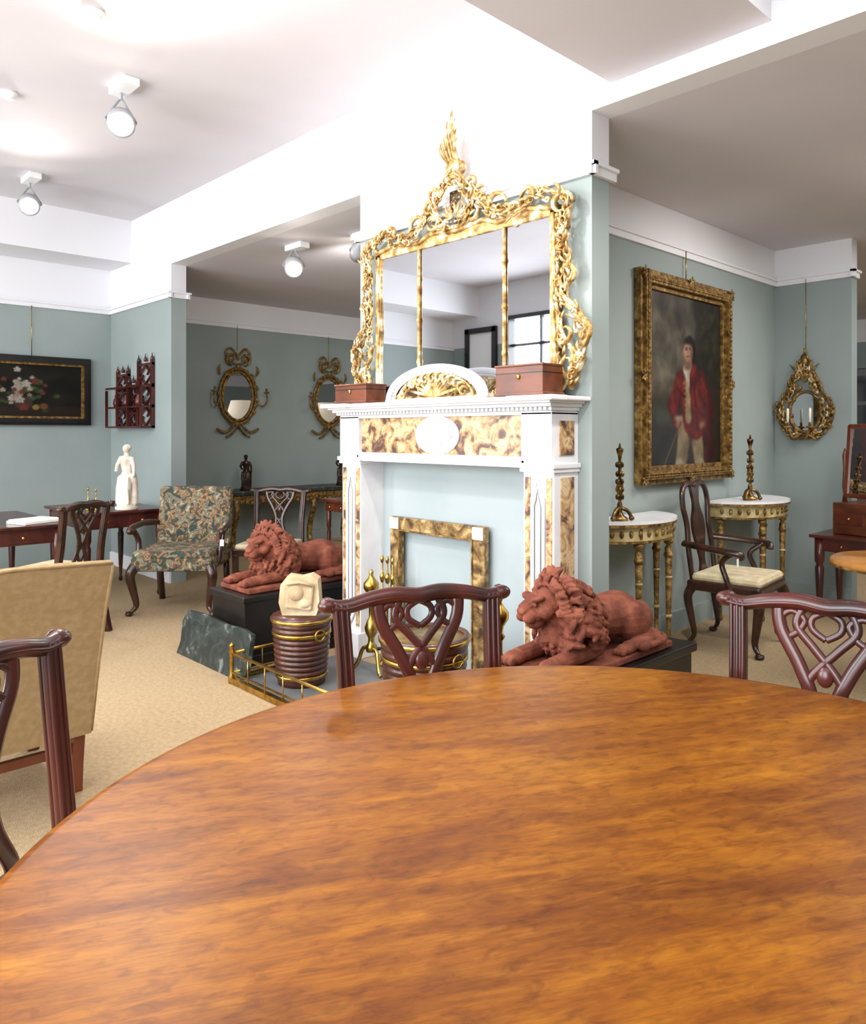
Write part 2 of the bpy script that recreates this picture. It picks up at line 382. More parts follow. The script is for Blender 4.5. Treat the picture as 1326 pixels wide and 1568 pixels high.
vp=[(.05,0),(.06,.04),(.035,.09),(.04,.15),(.075,.24),(.1,.32),(.095,.4),(.06,.46),(.045,.52),(.06,.58),(.07,.63)]
vv=spl([(x,0,z) for x,z in vp],4)
b.prism([(p.x,p.z) for p in vv]+[(-p.x,p.z) for p in vv[::-1]],-.01,.01,WALNUT)
b.box(0,0,.01,.4,.035,.05,WALNUT,.01)
b.T=Matrix()
b.box(.33,.12,.6,.03,.003,.05,PAPER)
b.done('walnut_armchair',(-2.30,5.02,0),face(.97,.1))

# ---------------------------------------------------------------- fireplace
b=B()
YW=YA-.004
FX0,FX1,FY=-3.97,-2.27,2.98
def pil(x0,x1):
    b.bx(x0-.01,x1+.01,FY-.03,YW,0,.16,WMARB,.004)
    b.bx(x0,x1,FY,YW,.16,1.26,WMARB)
    w=x1-x0
    b.bx(x0+.012,x0+.045,FY-.006,FY+.01,.2,1.2,SIENA); b.bx(x1-.045,x1-.012,FY-.006,FY+.01,.2,1.2,SIENA)
    xm=(x0+x1)/2; hw=w*.2
    P=[(xm-hw,.28),(xm-hw*.4,.24),(xm,.21),(xm+hw*.4,.24),(xm+hw,.28),(xm+hw,1.1),(xm+hw*.5,1.13),(xm,1.19),(xm-hw*.5,1.13),(xm-hw,1.1)]
    b.prism(P,FY-.008,FY+.01,WMARB)
    b.tube([(p[0],FY-.01,p[1]) for p in P],.006,WMARB,n=6,closed=True,up=(0,1,0))
    b.tube([(xm+(p[0]-xm)*.5,FY-.01,.7+(p[1]-.7)*.9) for p in P],.004,GREYM,n=6,closed=True,up=(0,1,0))
    b.bx(x0-.012,x1+.012,FY-.02,YW,1.225,1.245,WMARB,.003); b.bx(x0-.02,x1+.02,FY-.03,YW,1.245,1.27,WMARB,.004)
    b.bx(x0,x1,FY-.02,YW,1.27,1.52,WMARB)
    b.bx(x0+.04,x1-.04,FY-.028,FY,1.31,1.48,WMARB,.004)
pil(FX0,FX0+.19); pil(FX1-.19,FX1)
b.bx(FX1-.01,FX1+.006,FY+.05,YW-.04,.2,1.2,SIENA); b.bx(FX1-.01,FX1+.006,FY+.04,YW-.04,1.31,1.48,SIENA)
b.bx(FX0+.19,FX1-.19,FY+.01,YW,1.25,1.54,WMARB)
b.bx(FX0+.17,FX1-.17,FY-.012,YW,1.245,1.262,WMARB,.003); b.bx(FX0+.17,FX1-.17,FY-.02,YW,1.262,1.285,WMARB,.004)
b.bx(FX0+.2,FX1-.2,FY,FY+.02,1.30,1.515,SIENA)
b.bx(FX0+.19,FX1-.19,YW-.012,YW,0,1.25,FPANEL)
b.lathe([(.178,0),(.178,.008),(.165,.016),(.15,.012),(.0,.018)],WMARB,at=(-3.09,FY+.002,1.407),n=40,rot=Matrix.Diagonal((1,1,.62,1))@Matrix.Rotation(R(90),4,'X'))
random.seed(3)
for k in range(9):
    b.ell((-3.09+random.uniform(-.1,.1),FY-.014,1.407+random.uniform(-.05,.05)),(.03,.01,.022),WMARB,n=8,m=6)
for (o,z0,z1) in ((.0,1.51,1.53),(.02,1.53,1.548),(.045,1.548,1.566),(.07,1.566,1.58)):
    b.bx(FX0-o*.6,FX1+o*.6,FY-.02-o,YW,z0,z1,WMARB,.003)
for k in range(58):
    x=FX0-.0+ (k+.5)*(FX1-FX0)/58
    b.bx(x-.008,x+.008,FY-.055,FY-.02,1.532,1.546,WMARB)
b.bx(FX0-.06,FX1+.08,FY-.115,YW,1.578,1.60,WMARB,.006)
for (x0,x1) in ((FX0-.065,FX0+.2),(FX1-.2,FX1+.085)): b.bx(x0,x1,FY-.135,FY,1.576,1.602,WMARB,.006)
b.done('marble_fireplace')
b=B(); b.bx(-3.9,-2.3,2.2,2.93,0,.02,M('slate','55585A','66686A',scale=5,rough=.5),.003); b.done('hearth_slab')
b=B()
b.bx(-3.64,-3.55,3.10,3.14,0,.90,FMARB,.006); b.bx(-2.93,-2.84,3.10,3.14,0,.90,FMARB,.006); b.bx(-3.55,-2.93,3.10,3.14,.82,.90,FMARB,.006)
for (x,z) in ((-3.595,.86),(-2.885,.86)): b.box(x,3.095,z,.08,.01,.07,STATM,.003)
for (x0,x1,z0,z1) in ((-3.555,-3.545,0,.83),(-2.935,-2.925,0,.83),(-3.55,-2.93,.815,.825)): b.bx(x0,x1,3.092,3.12,z0,z1,GILTD,.002)
b.done('marble_fire_insert')

# ---------------------------------------------------------------- ornament helpers
def cs(b,x,z,r,a0,a1,th,mat,y=0,end=.3):
    n=18; P=[];Rr=[]
    for i in range(n+1):
        t=i/n; a=R(a0+(a1-a0)*t); rr=r*(1-(1-end)*t)
        P.append((x+rr*math.cos(a),y-.01*math.sin(t*3.1),z+rr*math.sin(a))); Rr.append(th*(.55+.75*math.sin(math.pi*min(1,t*1.1+.1))))
    b.tube(P,Rr,mat,n=7,up=(0,1,0),a=1,b=1.2); b.ell(P[-1],(th*1.2,th*1.4,th*1.2),mat,n=8,m=6)
def leaf(b,x,z,ang,Ln,w,mat,y=0,curl=.5,out=.02):
    n=8;P=[];Rr=[]; cx_,cz_=x,z; a=R(ang)
    for i in range(n+1):
        t=i/n; P.append((cx_,y-out*math.sin(t*2.4),cz_)); Rr.append(max(.0015,w*math.sin(math.pi*(t*.86+.1))**.8*(1-.25*t)))
        cx_+=math.cos(a)*Ln/n; cz_+=math.sin(a)*Ln/n; a+=curl/n
    b.tube(P,Rr,mat,n=6,up=(0,1,0),a=1,b=.55)
def foliate(b,path,step,L0,w0,mat,y=0,seed=1,both=True):
    random.seed(seed); P=[Vector((p[0],0,p[1])) for p in path]; P=spl(P,10)
    acc=0;side=1
    for i in range(1,len(P)):
        acc+=(P[i]-P[i-1]).length
        if acc>=step:
            acc=0; t=P[i]-P[i-1]; a=math.degrees(math.atan2(t.z,t.x))
            side=-side
            leaf(b,P[i].x,P[i].z,a+side*random.uniform(25,60),L0*random.uniform(.7,1.3),w0*random.uniform(.8,1.2),mat,y=y,curl=-side*random.uniform(.6,2),out=random.uniform(.01,.03))
            if random.random()<.35: cs(b,P[i].x,P[i].z,w0*2.2,random.uniform(0,360),random.uniform(400,600),w0*.45,mat,y=y-.01)

# overmantel mirror
b=B(); X0=-3.07
def rx_(x): return x-X0
L_,R_,Tp=rx_(-3.76),rx_(-2.39),2.53
b.bx(L_-.03,R_+.03,.0,.035,1.61,Tp+.055,GILTD)
for (x0,x1,z0,z1) in ((L_-.04,L_+.012,1.61,Tp+.05),(R_-.012,R_+.04,1.61,Tp+.05),(L_-.04,R_+.04,Tp-.004,Tp+.06)): b.bx(x0,x1,-.018,.0,z0,z1,GILT,.006)
for (p,q) in ((L_+.01,rx_(-3.405)),(rx_(-3.375),rx_(-2.725)),(rx_(-2.695),R_-.01)): b.bx(p,q,-.006,.0,1.63,Tp,MIRROR)
for xm in (rx_(-3.39),rx_(-2.71)):
    b.tube([(xm,-.012,1.62),(xm,-.012,Tp)],.012,GILT,n=8)
    for zz in (1.85,2.1,2.35): b.ell((xm,-.016,zz),(.015,.012,.022),GILT,n=8,m=6)
fr=lambda pts,r,y=-.02,n=8:b.tube(spl([(p[0],y,p[1]) for p in pts],n),r,GILT,n=8,up=(0,1,0),a=1,b=.9)
lp=[(L_,1.62),(L_-.015,1.85),(L_,2.1),(L_-.012,2.35),(L_,Tp+.01)]
rp=[(-x,z) for x,z in lp]
tp=[(L_-.03,Tp+.03),(L_+.2,Tp+.07),(-.33,Tp+.035),(-.2,Tp+.07),(0,Tp+.05),(.2,Tp+.07),(.33,Tp+.035),(R_-.2,Tp+.07),(R_+.03,Tp+.03)]
fr(lp,.013);fr(rp,.013);fr(tp,.015); fr([(L_,1.625),(0,1.625),(R_,1.625)],.015)
for sx in (-1,1):
    out=[(sx*.80,1.64),(sx*.86,1.75),(sx*.90,1.9),(sx*.85,2.02),(sx*.78,2.1),(sx*.80,2.25),(sx*.77,2.4),(sx*.80,2.55),(sx*.74,2.63)]
    fr(out,[.013+.006*math.sin(i*.9) for i in range(65)])
    foliate(b,out,.016,.068,.0105,GILT,y=-.03,seed=11+sx); foliate(b,out,.026,.05,.009,GILT,y=-.05,seed=61+sx)
    foliate(b,[(sx*.75,1.65),(sx*.76,1.9),(sx*.74,2.2),(sx*.75,2.5)],.022,.055,.010,GILT,y=-.03,seed=21+sx)
    cs(b,sx*.80,1.76,.085,90,(90-400) if sx>0 else 490,.013,GILT,y=-.03)
    cs(b,sx*.87,1.93,.075,-90,(-90+300) if sx>0 else (-90-300),.0125,GILT,y=-.035)
    cs(b,sx*.78,1.92,.06,200,520,.009,GILT,y=-.035)
    cs(b,sx*.79,2.22,.055,-60,220,.010,GILT,y=-.03)
    cs(b,sx*.78,2.40,.05,60,380,.010,GILT,y=-.03)
    cs(b,sx*.76,2.56,.07,0,320,.012,GILT,y=-.035)
    for k in range(5): b.tube([(sx*(.775+.018*k),-.03,1.66),(sx*(.785+.018*k),-.035,1.72+.03*k)],.0055,GILT,n=6)
    fr([(sx*.74,1.62),(sx*.80,1.70),(sx*.82,1.82),(sx*.77,1.9),(sx*.73,1.98)],.011,-.03)
    t2=[(sx*.74,2.62),(sx*.62,2.67),(sx*.5,2.63),(sx*.4,2.62),(sx*.3,2.65),(sx*.22,2.72),(sx*.16,2.78)]
    fr(t2,.013); foliate(b,t2,.015,.062,.0105,GILT,y=-.03,seed=31+sx); foliate(b,[(x,z-.045) for x,z in t2[:-1]],.02,.05,.009,GILT,y=-.04,seed=81+sx)
    cs(b,sx*.55,2.65,.06,180,-120,.011,GILT,y=-.03); cs(b,sx*.32,2.66,.07,0,330,.011,GILT,y=-.03)
    cs(b,sx*.16,2.66,.06,180,520,.010,GILT,y=-.035); cs(b,sx*.20,2.74,.045,60,400,.009,GILT,y=-.035)
    ct=[(0,2.60),(sx*.09,2.61),(sx*.14,2.68),(sx*.15,2.76),(sx*.10,2.83),(sx*.04,2.87),(0,2.9)]
    fr(ct,.013,-.03); foliate(b,ct,.015,.06,.0105,GILT,y=-.04,seed=41+sx); foliate(b,[(x*.75,.66+z*.755) for x,z in ct],.02,.045,.009,GILT,y=-.05,seed=91+sx)
    cs(b,sx*.15,2.81,.05,200,-80,.011,GILT,y=-.035); cs(b,sx*.05,2.93,.04,-90,200,.010,GILT,y=-.03)
    for k in range(4): leaf(b,sx*.014*k,2.96,90-sx*(2+2*k),.31-.06*k,.015,GILT,y=-.03,curl=sx*(.05-.05*k),out=.03+.01*k)
    for k in range(4): leaf(b,sx*.015,2.66,90-sx*(15+35*k),.085,.012,GILT,y=-.03,curl=sx*.8)
b.bx(-.07,.07,.0,.008,2.64,2.82,MIRROR)
b.lathe([(.04,2.88),(.025,2.91),(.035,2.94),(.045,2.965),(.025,2.985),(.02,3.0)],GILT,at=(0,-.03,0),n=14,sy=.6)
foliate(b,[(-.7,1.64),(0,1.64),(.7,1.64)],.04,.05,.010,GILT,y=-.02,seed=77)
b.done('gilt_overmantel_mirror',(X0,3.13,0))

b=B(); n=30
for rad,th,mt in ((.39,.022,WMARB),(.345,.012,WMARB),(.30,.008,GILT)):
    b.tube([(math.cos(R(180*i/n))*rad,0,.012+math.sin(R(180*i/n))*rad*.44) for i in range(n+1)],th,mt,n=8,up=(0,1,0),a=1,b=.7)
for i in range(23):
    a=R(6+168*i/22); b.ell((math.cos(a)*.37,-.012,.012+math.sin(a)*.37*.44),(.016,.012,.013),WMARB,n=8,m=6)
for i in range(13):
    a=12+156*i/12; leaf(b,0,.02,a,.24 if abs(a-90)>40 else .13,.011,GILT,curl=0,out=.01)
    cs(b,math.cos(R(a))*.25,.02+math.sin(R(a))*.25*.42,.03,a,a+360,.006,GILT,y=-.01)
b.bx(-.4,.4,-.02,.02,0,.016,WMARB,.003)
b.done('carved_fan_crest',(-3.085,2.95,1.602))
def wbox(name,x0,x1,h,dep=.16):
    b=B(); w=x1-x0
    b.box(0,0,h/2,w,dep,h-.01,BOXW,.004); b.box(0,0,h*.72,w+.004,dep+.004,.004,BLACK); b.box(0,0,h-.006,w+.012,dep+.012,.012,BOXW,.004)
    b.box(0,0,.008,w+.014,dep+.014,.016,BOXW,.004)
    b.ell((0,-dep/2-.004,h*.6),(.012,.006,.014),BRASS,n=8,m=6)
    b.done(name,((x0+x1)/2,2.97,1.603))
wbox('wooden_box',-3.93,-3.62,.12); wbox('wooden_box',-2.57,-2.27,.155)

# ---------------------------------------------------------------- hearth furniture
def bucket(name,loc,r,h,lid=False):
    b=B()
    prof=[(r*.8,.0),(r*.82,.03)]
    k=11
    for i in range(k):
        z=.03+(h-.06)*i/k; rr=r*(.84+.14*i/k)
        prof+=[(rr-.003,z+.002),(rr+.005,z+(h-.06)/k*.25),(rr+.007,z+(h-.06)/k*.5),(rr+.005,z+(h-.06)/k*.75),(rr-.003,z+(h-.06)/k*.98)]
    prof+=[(r,h-.03),(r,h)]+([(.01,h)] if lid else [(r-.02,h),(r-.03,h-.1),(.01,h-.12)])
    b.lathe(prof,BUCKW,n=36)
    for z,q in ((.05,.845),(h*.75,.955),(h-.02,1.01)): b.lathe([(r*q+.004,z-.010),(r*q+.008,z-.008),(r*q+.008,z+.008),(r*q+.004,z+.010)],BRASS,n=36)
    for sx in (-1,1): b.tube([(sx*(r+.012),.03*math.cos(t),h-.09+.03*math.sin(t)) for t in [i*.55 for i in range(12)]],.006,BRASS,n=6)
    b.tube([(r*math.cos(R(180*i/16)),-r*math.sin(R(180*i/16)),h-.02) for i in range(17)],.007,BRASS,n=6)
    return b.done(name,loc)
bucket('peat_bucket',(-3.62,2.43,.02),.165,.38,True); bucket('peat_bucket',(-2.70,2.52,.02),.215,.43)
b=B()
b.prism([(-.1,0),(.09,0),(.11,.06),(.10,.2),(.06,.225),(.0,.21),(-.07,.22),(-.11,.17),(-.12,.07)],-.05,.05,STONE)
b.box(.0,-.055,.11,.15,.03,.15,STONE,.012,Matrix.Rotation(R(6),4,'Y')); b.ell((-.02,-.06,.13),(.05,.025,.05),STONE); b.ell((.03,-.06,.07),(.04,.02,.03),STONE)
b.tube([(-.07,-.07,.18),(0,-.075,.19),(.07,-.07,.17)],.01,STONE,n=6)
b.done('stone_fragment',(-3.62,2.43,.402),R(45))
def andiron(loc):
    b=B()
    b.lathe([(.03,.12),(.035,.15),(.02,.17),(.018,.2),(.035,.23),(.04,.26),(.025,.3),(.014,.32),(.014,.38),(.028,.4),(.014,.42),(.02,.45),(.045,.49),(.045,.52),(.02,.55),(.01,.57),(.016,.585),(.004,.6)],BRASS,n=20)
    for sx in (-1,1): b.tube(spl([(0,0,.14),(sx*.06,-.01,.13),(sx*.09,-.02,.06),(sx*.11,-.03,.02),(sx*.13,-.035,.01)],5),.012,BRASS,n=8)
    b.tube([(0,.0,.13),(0,.1,.12),(0,.26,.12),(0,.27,.0)],.01,BLACK,n=6)
    b.done('brass_andiron',loc)
andiron((-3.48,2.82,.02)); andiron((-2.48,2.82,.02))
b=B()
for (r_,x) in ((.012,0),(.01,.05),(.01,-.05)):
    b.tube([(x,0,.05),(x,0,.62)],.006,BRASS,n=6); b.ell((x,0,.64),(.012,.012,.025),BRASS,n=8,m=6)
    b.lathe([(r_,.5),(r_*1.6,.53),(r_,.56)],BRASS,at=(x,0,0),n=10)
b.lathe([(.07,0),(.07,.02),(.02,.04),(.012,.08)],BRASS,n=18)
b.box(0,0,.45,.14,.012,.012,BRASS)
b.done('fire_iron_stand',(-3.57,3.02,.0))
b=B()
def frail(p,q,z,r): b.tube([(p[0],p[1],z),(q[0],q[1],z)],r,BRASS,n=8)
C=[(-3.92,2.75),(-3.92,2.16),(-2.33,2.16),(-2.33,2.75)]
for p,q in zip(C[:-1],C[1:]):
    b.tube([(p[0],p[1],.02),(q[0],q[1],.02)],.022,BRASS,n=4,up=(0,0,1)); frail(p,q,.17,.009); frail(p,q,.06,.006)
    d_=Vector(q)-Vector(p); k=max(2,int(d_.length/.16))
    for i in range(k+1):
        v=Vector(p)+d_*i/k; b.tube([(v.x,v.y,.02),(v.x,v.y,.17)],.004,BRASS,n=6)
for p in C: b.lathe([(.02,0),(.022,.03),(.012,.05),(.012,.16),(.02,.18),(.012,.2),(.018,.215),(.003,.23)],BRASS,at=(p[0],p[1],0),n=12)
b.done('brass_fender')
for X_ in (-4.31,-1.96):
    b=B(); b.box(0,0,.035,.44,1.06,.07,BLACK,.008); b.box(0,0,.215,.40,1.02,.36,BLACK,.004); b.box(0,0,.41,.44,1.06,.04,BLACK,.008)
    b.done('black_plinth',(X_,2.86,0))
b=B()
P=[(-.42,0),(.40,0),(.43,.05),(.41,.27),(.3,.285),(.1,.275),(-.15,.29),(-.38,.28),(-.43,.2),(-.40,.08)]
b.prism(P,-.014,.014,GMARB)
b.done('green_marble_slab',(-4.28,2.21,.0),0,rx=R(-13))

# ---------------------------------------------------------------- lions
def lion(name,loc,rz=0,turn=0,seed=1,mirror=1):
    random.seed(seed)
    e=empty(name,loc,rz); e.scale=(.93,.88,.86)
    b=B(); m=TERRA
    T=b.tube
    T(spl([(0,-.2,.17),(0,-.05,.165),(0,.1,.15),(0,.24,.155),(0,.33,.14),(0,.38,.11)],5),[.125,.13,.128,.122,.116,.112,.108,.106,.106,.108,.112,.116,.12,.122,.122,.12,.115,.11,.1,.09,.08,.07,.06,.05,.04,.03][:26],m,n=16)
    for sx in (-1,1):
        b.ell((sx*.095,.26,.12),(.062,.14,.115),m)
        T(spl([(sx*.12,.3,.06),(sx*.15,.36,.04),(sx*.155,.28,.035),(sx*.155,.14,.035),(sx*.155,.08,.03)],4),[.04,.04,.038,.036,.034,.033,.032,.031,.03,.03,.03,.03,.031,.032,.033,.034,.034],m,n=10)
        b.ell((sx*.155,.06,.028),(.038,.055,.028),m)
        for k in (-1,0,1): b.ell((sx*.155+k*.02,.012,.02),(.013,.022,.018),m,n=8,m=6)
        b.ell((sx*.10,-.12,.13),(.055,.09,.11),m)
        T([(sx*.10,-.1,.07),(sx*.105,-.2,.055),(sx*.10,-.32,.045),(sx*.10,-.44,.04)],[.052,.046,.04,.038],m,n=12)
        b.ell((sx*.10,-.46,.036),(.048,.06,.036),m)
        for k in (-1,0,1): b.ell((sx*.10+k*.028,-.51,.028),(.015,.026,.022),m,n=10,m=6)
    T(spl([(0,.38,.1),(.06*mirror,.44,.04),(.15*mirror,.43,.03),(.2*mirror,.34,.03),(.205*mirror,.2,.03)],5),.016,m,n=8); b.ell((.2*mirror,.16,.035),(.026,.045,.026),m)
    b.T=Matrix.Translation((0,-.2,.19))@Matrix.Rotation(R(turn),4,'Z')@Matrix.Rotation(R(8),4,'X')
    b.ell((0,.0,.03),(.135,.12,.155),m); b.ell((0,-.05,-.06),(.10,.09,.12),m)
    b.ell((0,-.09,.10),(.082,.10,.082),m)
    b.ell((0,-.175,.072),(.054,.06,.044),m); b.ell((0,-.165,.028),(.042,.045,.03),m)
    b.tube([(0,-.13,.15),(0,-.18,.128),(0,-.225,.105)],[.036,.030,.028],m,n=10,a=1.1,b=.8)
    b.ell((0,-.234,.1),(.03,.016,.018),m)
    for sx in (-1,1):
        b.ell((sx*.043,-.16,.152),(.034,.03,.016),m,Matrix.Rotation(R(-sx*20),4,'Y')); b.ell((sx*.028,-.212,.066),(.029,.032,.027),m)
        b.ell((sx*.062,-.14,.09),(.03,.04,.034),m)
        b.ell((sx*.085,-.06,.18),(.026,.016,.03),m)
        b.ell((sx*.042,-.180,.126),(.012,.008,.009),m,n=8,m=6)
    k=0
    while k<230:
        v=Vector((random.gauss(0,1),random.gauss(0,1),random.gauss(0,1))).normalized()
        if v.y<-.62 and v.z>-.6: continue
        if v.y<-.45 and abs(v.x)<.45 and v.z>-.25: continue
        p=Vector((v.x*.148,v.y*.138,v.z*.185+.02))
        if p.z<-.075: continue
        k+=1
        dn=Vector((random.uniform(-.3,.3)+v.x*.4,.35*abs(v.y)+.1,-1)).normalized()
        Ln=random.uniform(.05,.085); sd=v.cross(dn).normalized()*random.choice((-1,1))
        pts=[p+dn*Ln*t+sd*.02*math.sin(t*5.5)+v*.022*math.sin(t*3) for t in (0,.2,.4,.6,.8,1)]
        b.tube(pts,[.010,.016,.0175,.016,.012,.004],m,n=6)
    for k in range(84):
        a=R(360*k/42); rr=.102+(.034 if k>=42 else 0)
        p=Vector((math.cos(a)*rr,-.085+(.045 if k>=42 else 0),.085+math.sin(a)*rr*1.05))
        if p.z<-.02: continue
        o=Vector((math.cos(a)+random.uniform(-.3,.3),.35,math.sin(a)-.25)).normalized(); sd=o.cross(Vector((0,1,0))).normalized()*random.choice((-1,1))*.014
        b.tube([p,p+o*.022+sd,p+o*.045+sd*.4,p+o*.06-sd*.3],[.012,.0165,.013,.005],m,n=6)
    b.T=Matrix()
    for k in range(60):
        p=Vector((random.uniform(-.1,.1),random.uniform(-.32,-.2),random.uniform(.085,.2)))
        b.tube([p,p+Vector((.012,-.018,-.03)),p+Vector((0,-.008,-.065))],[.010,.016,.004],m,n=6)
    b.v=[(x,y,max(z,-.012)) for x,y,z in b.v]
    o=b.done('lion_body',(0,0,.03),0,e)
    rm=o.modifiers.new('r','REMESH'); rm.mode='VOXEL'; rm.voxel_size=.0042; rm.use_smooth_shade=True
    sm=o.modifiers.new('s','SMOOTH'); sm.factor=.5; sm.iterations=1
    b=B(); b.box(0,-.03,.018,.38,.98,.036,TERRA,.008); b.done('lion_base',(0,0,0),0,e)
    return e
lion('lion_sculpture',(-4.31,2.85,.432),0,turn=12,seed=4)
lion('lion_sculpture',(-1.96,2.83,.432),0,turn=-20,seed=9,mirror=1)

# ---------------------------------------------------------------- small figures
def figure(b,m,h):
    s=h
    E=lambda c,r,rot=None:b.ell([v*s for v in c],[v*s for v in r],m,rot)
    T=lambda p,r:b.tube([[v*s for v in q] for q in p],[v*s for v in r],m,n=10)
    E((0,-.01,.93),(.05,.06,.07)); E((0,.02,.95),(.06,.06,.055)); E((0,-.065,.925),(.012,.014,.018))
    T([(0,0,.88),(0,0,.83)],[.035,.045])
    T([(0,0,.82),(0,-.005,.76),(.01,0,.66),(.015,0,.58),(0,0,.5)],[.09,.105,.085,.08,.1])
    T([(-.02,0,.52),(-.03,-.01,.35),(-.02,0,.2),(-.02,.0,.08)],[.1,.11,.1,.12])
    T([(.04,-.02,.5),(.06,-.06,.33),(.04,-.02,.15),(.05,-.04,.08)],[.07,.065,.05,.04])
    T([(-.09,0,.8),(-.15,-.02,.68),(-.11,-.1,.6)],[.04,.033,.025]); E((-.09,-.12,.6),(.03,.03,.025))
    T([(.09,0,.8),(.14,-.02,.69),(.15,-.02,.56)],[.04,.032,.024]); E((.15,-.03,.53),(.025,.025,.035))
    for k in range(7): T([(-.09+.03*k,-.08,.5),(-.1+.032*k,-.1,.3),(-.11+.035*k,-.09,.09)],[.012,.018,.02])
    T([(.12,.0,.55),(.1,.04,.4),(.1,.05,.2),(.1,.04,.07)],[.05,.06,.06,.06])
    b.lathe([(.17*s,0),(.17*s,.04*s),(.14*s,.06*s),(.14*s,.09*s)],m,n=20)
def fig_obj(name,m,h,loc,rz):
    b=B(); figure(b,m,h); o=b.done(name,loc,rz)
    rm=o.modifiers.new('r','REMESH'); rm.mode='VOXEL'; rm.voxel_size=h*.01; rm.use_smooth_shade=True
    return o
fig_obj('marble_statuette',STATM,.56,(-6.57,2.62,.762),R(30))
fig_obj('bronze_statuette',BRONZE,.42,(-8.05,4.62,.742),R(60)); fig_obj('bronze_statuette',BRONZE,.42,(-8.05,6.02,.742),R(50))

# ---------------------------------------------------------------- tables
def sidetable(name,x0,x1,y0,y1,h,mat,legr=.022,apron=.12):
    b=B(); cx_,cy_=(x0+x1)/2,(y0+y1)/2; w,d_=x1-x0,y1-y0
    b.box(0,0,h-.0125,w,d_,.025,mat,.006); b.box(0,0,h-.025-apron/2,w-.08,d_-.08,apron,mat,.004)
    for i in (-1,1):
        for j in (-1,1):
            b.lathe([(legr*.6,0),(legr*.9,.02),(legr*.6,.05),(legr,.3*h),(legr*1.3,h*.6),(legr*.9,h*.64),(legr*1.4,h*.68),(legr*1.4,h-.03)],mat,at=(i*(w/2-.06),j*(d_/2-.06),0),n=12)
    for k in (-1,1):
        b.box(w/2-.038,k*d_*.2,h-.03-apron/2,.006,d_*.3,apron*.7,mat,.002); b.ell((w/2-.03,k*d_*.2,h-.03-apron/2),(.012,.014,.014),BRASS,n=8,m=6)
        b.box(k*w*.22,-d_/2+.038,h-.03-apron/2,w*.38,.006,apron*.7,mat,.002); b.ell((k*w*.22,-d_/2+.03,h-.03-apron/2),(.014,.012,.014),BRASS,n=8,m=6)
    return b.done(name,(cx_,cy_,0))
sidetable('mahogany_writing_table',-7.45,-6.15,1.0,2.0,.73,MAHOG)
sidetable('mahogany_side_table',-7.45,-6.47,2.22,2.95,.76,MAHOG)
sidetable('small_mahogany_table',-5.95,-5.55,4.2,4.55,.8,MAHOGR,.016,.09)
sidetable('mahogany_dressing_table',-2.25,-1.45,6.15,6.7,.64,MAHOG,.026,.1)
b=B(); b.box(0,0,.012,.22,.3,.024,PAPER,.004); b.box(0,.0,.028,.2,.28,.01,PAPER,.003); b.done('open_book',(-6.35,1.82,.731),R(20))
def candle(name,loc,h,mat):
    b=B(); p=[(.3,0),(.3,.03),(.16,.06),(.08,.12),(.1,.2),(.05,.26),(.11,.36),(.13,.45),(.06,.52),(.06,.66),(.1,.72),(.05,.78),(.08,.84),(.13,.9),(.14,.93),(.06,.94),(.02,1.0)]
    b.lathe([(r*h*.35,z*h) for r,z in p],mat,n=16)
    if h>.3:
        for k in range(3):
            a=R(120*k+30); b.tube(spl([(math.cos(a)*.01,math.sin(a)*.01,h*.16),(math.cos(a)*.05,math.sin(a)*.05,h*.12),(math.cos(a)*.07,math.sin(a)*.07,.015)],4),.012,mat,n=8); b.ell((math.cos(a)*.07,math.sin(a)*.07,.015),(.018,.018,.015),mat,n=8,m=6)
        for z in (.3,.4,.5,.6,.72):
            for k in range(5):
                a=R(72*k+40*z*10); b.ell((math.cos(a)*.018,math.sin(a)*.018,z*h),(.010,.010,.018),mat,n=8,m=6)
    return b.done(name,loc)
candle('bronze_candlestick',(-2.58,4.04,.887),.47,GBRONZE); candle('bronze_candlestick',(-2.55,5.8,.907),.5,GBRONZE)
candle('brass_candlestick',(-6.74,2.36,.762),.2,BRASS); candle('brass_candlestick',(-6.56,2.36,.762),.2,BRASS)
CPAINT=M('painted_cream','8E7A4C','B0A070','C8BC94',scale=10,rough=.4,pos=(.35,.5,.7))
def demilune(name,loc,hw,dep,h):
    b=B(); n=24
    def arc(k,o=0): 
        return [(dep*k*math.sin(R(180*i/n))-0,-hw*k*math.cos(R(180*i/n))) for i in range(n+1)]
    b.prism(arc(1.0),h-.018,h,WMARB,'xy'); b.prism(arc(1.0),h-.035,h-.018,GILTD,'xy'); b.prism(arc(.93),h-.12,h-.035,CPAINT,'xy'); b.prism(arc(.95),h-.135,h-.12,GILTD,'xy')
    for a in (12,62,118,168):
        x,y=dep*.86*math.sin(R(a)),-hw*.86*math.cos(R(a)); x=max(x,.04)
        b.lathe([(.012,0),(.02,.02),(.012,.05),(.017,.3),(.024,h-.2),(.012,h-.18),(.03,h-.165),(.03,h-.14)],GILTD,at=(x,y,0),n=12)
        for z in (.25,.5): b.lathe([(.019,z-.01),(.025,z),(.019,z+.01)],CPAINT,at=(x,y,0),n=12)
        b.lathe([(.026,h-.26),(.031,h-.245),(.026,h-.23)],GILTD,at=(x,y,0),n=12)
        b.box(x+.012,y,h-.08,.03,.04,.07,GILTD,.006)
    for i in range(17):
        a=R(15+150*i/16); b.ell((dep*.935*math.sin(a),-hw*.935*math.cos(a),h-.078),(.014,.014,.022),GILTD,n=8,m=6)
    return b.done(name,loc)
demilune('demilune_console_table',(-2.745,4.28,0),.44,.34,.885)
demilune('demilune_console_table',(-2.745,5.95,0),.46,.40,.905)
b=B()
b.box(0,0,.715,.45,1.75,.05,GMARB,.008); b.box(0,0,.655,.4,1.68,.07,GILTD,.01)
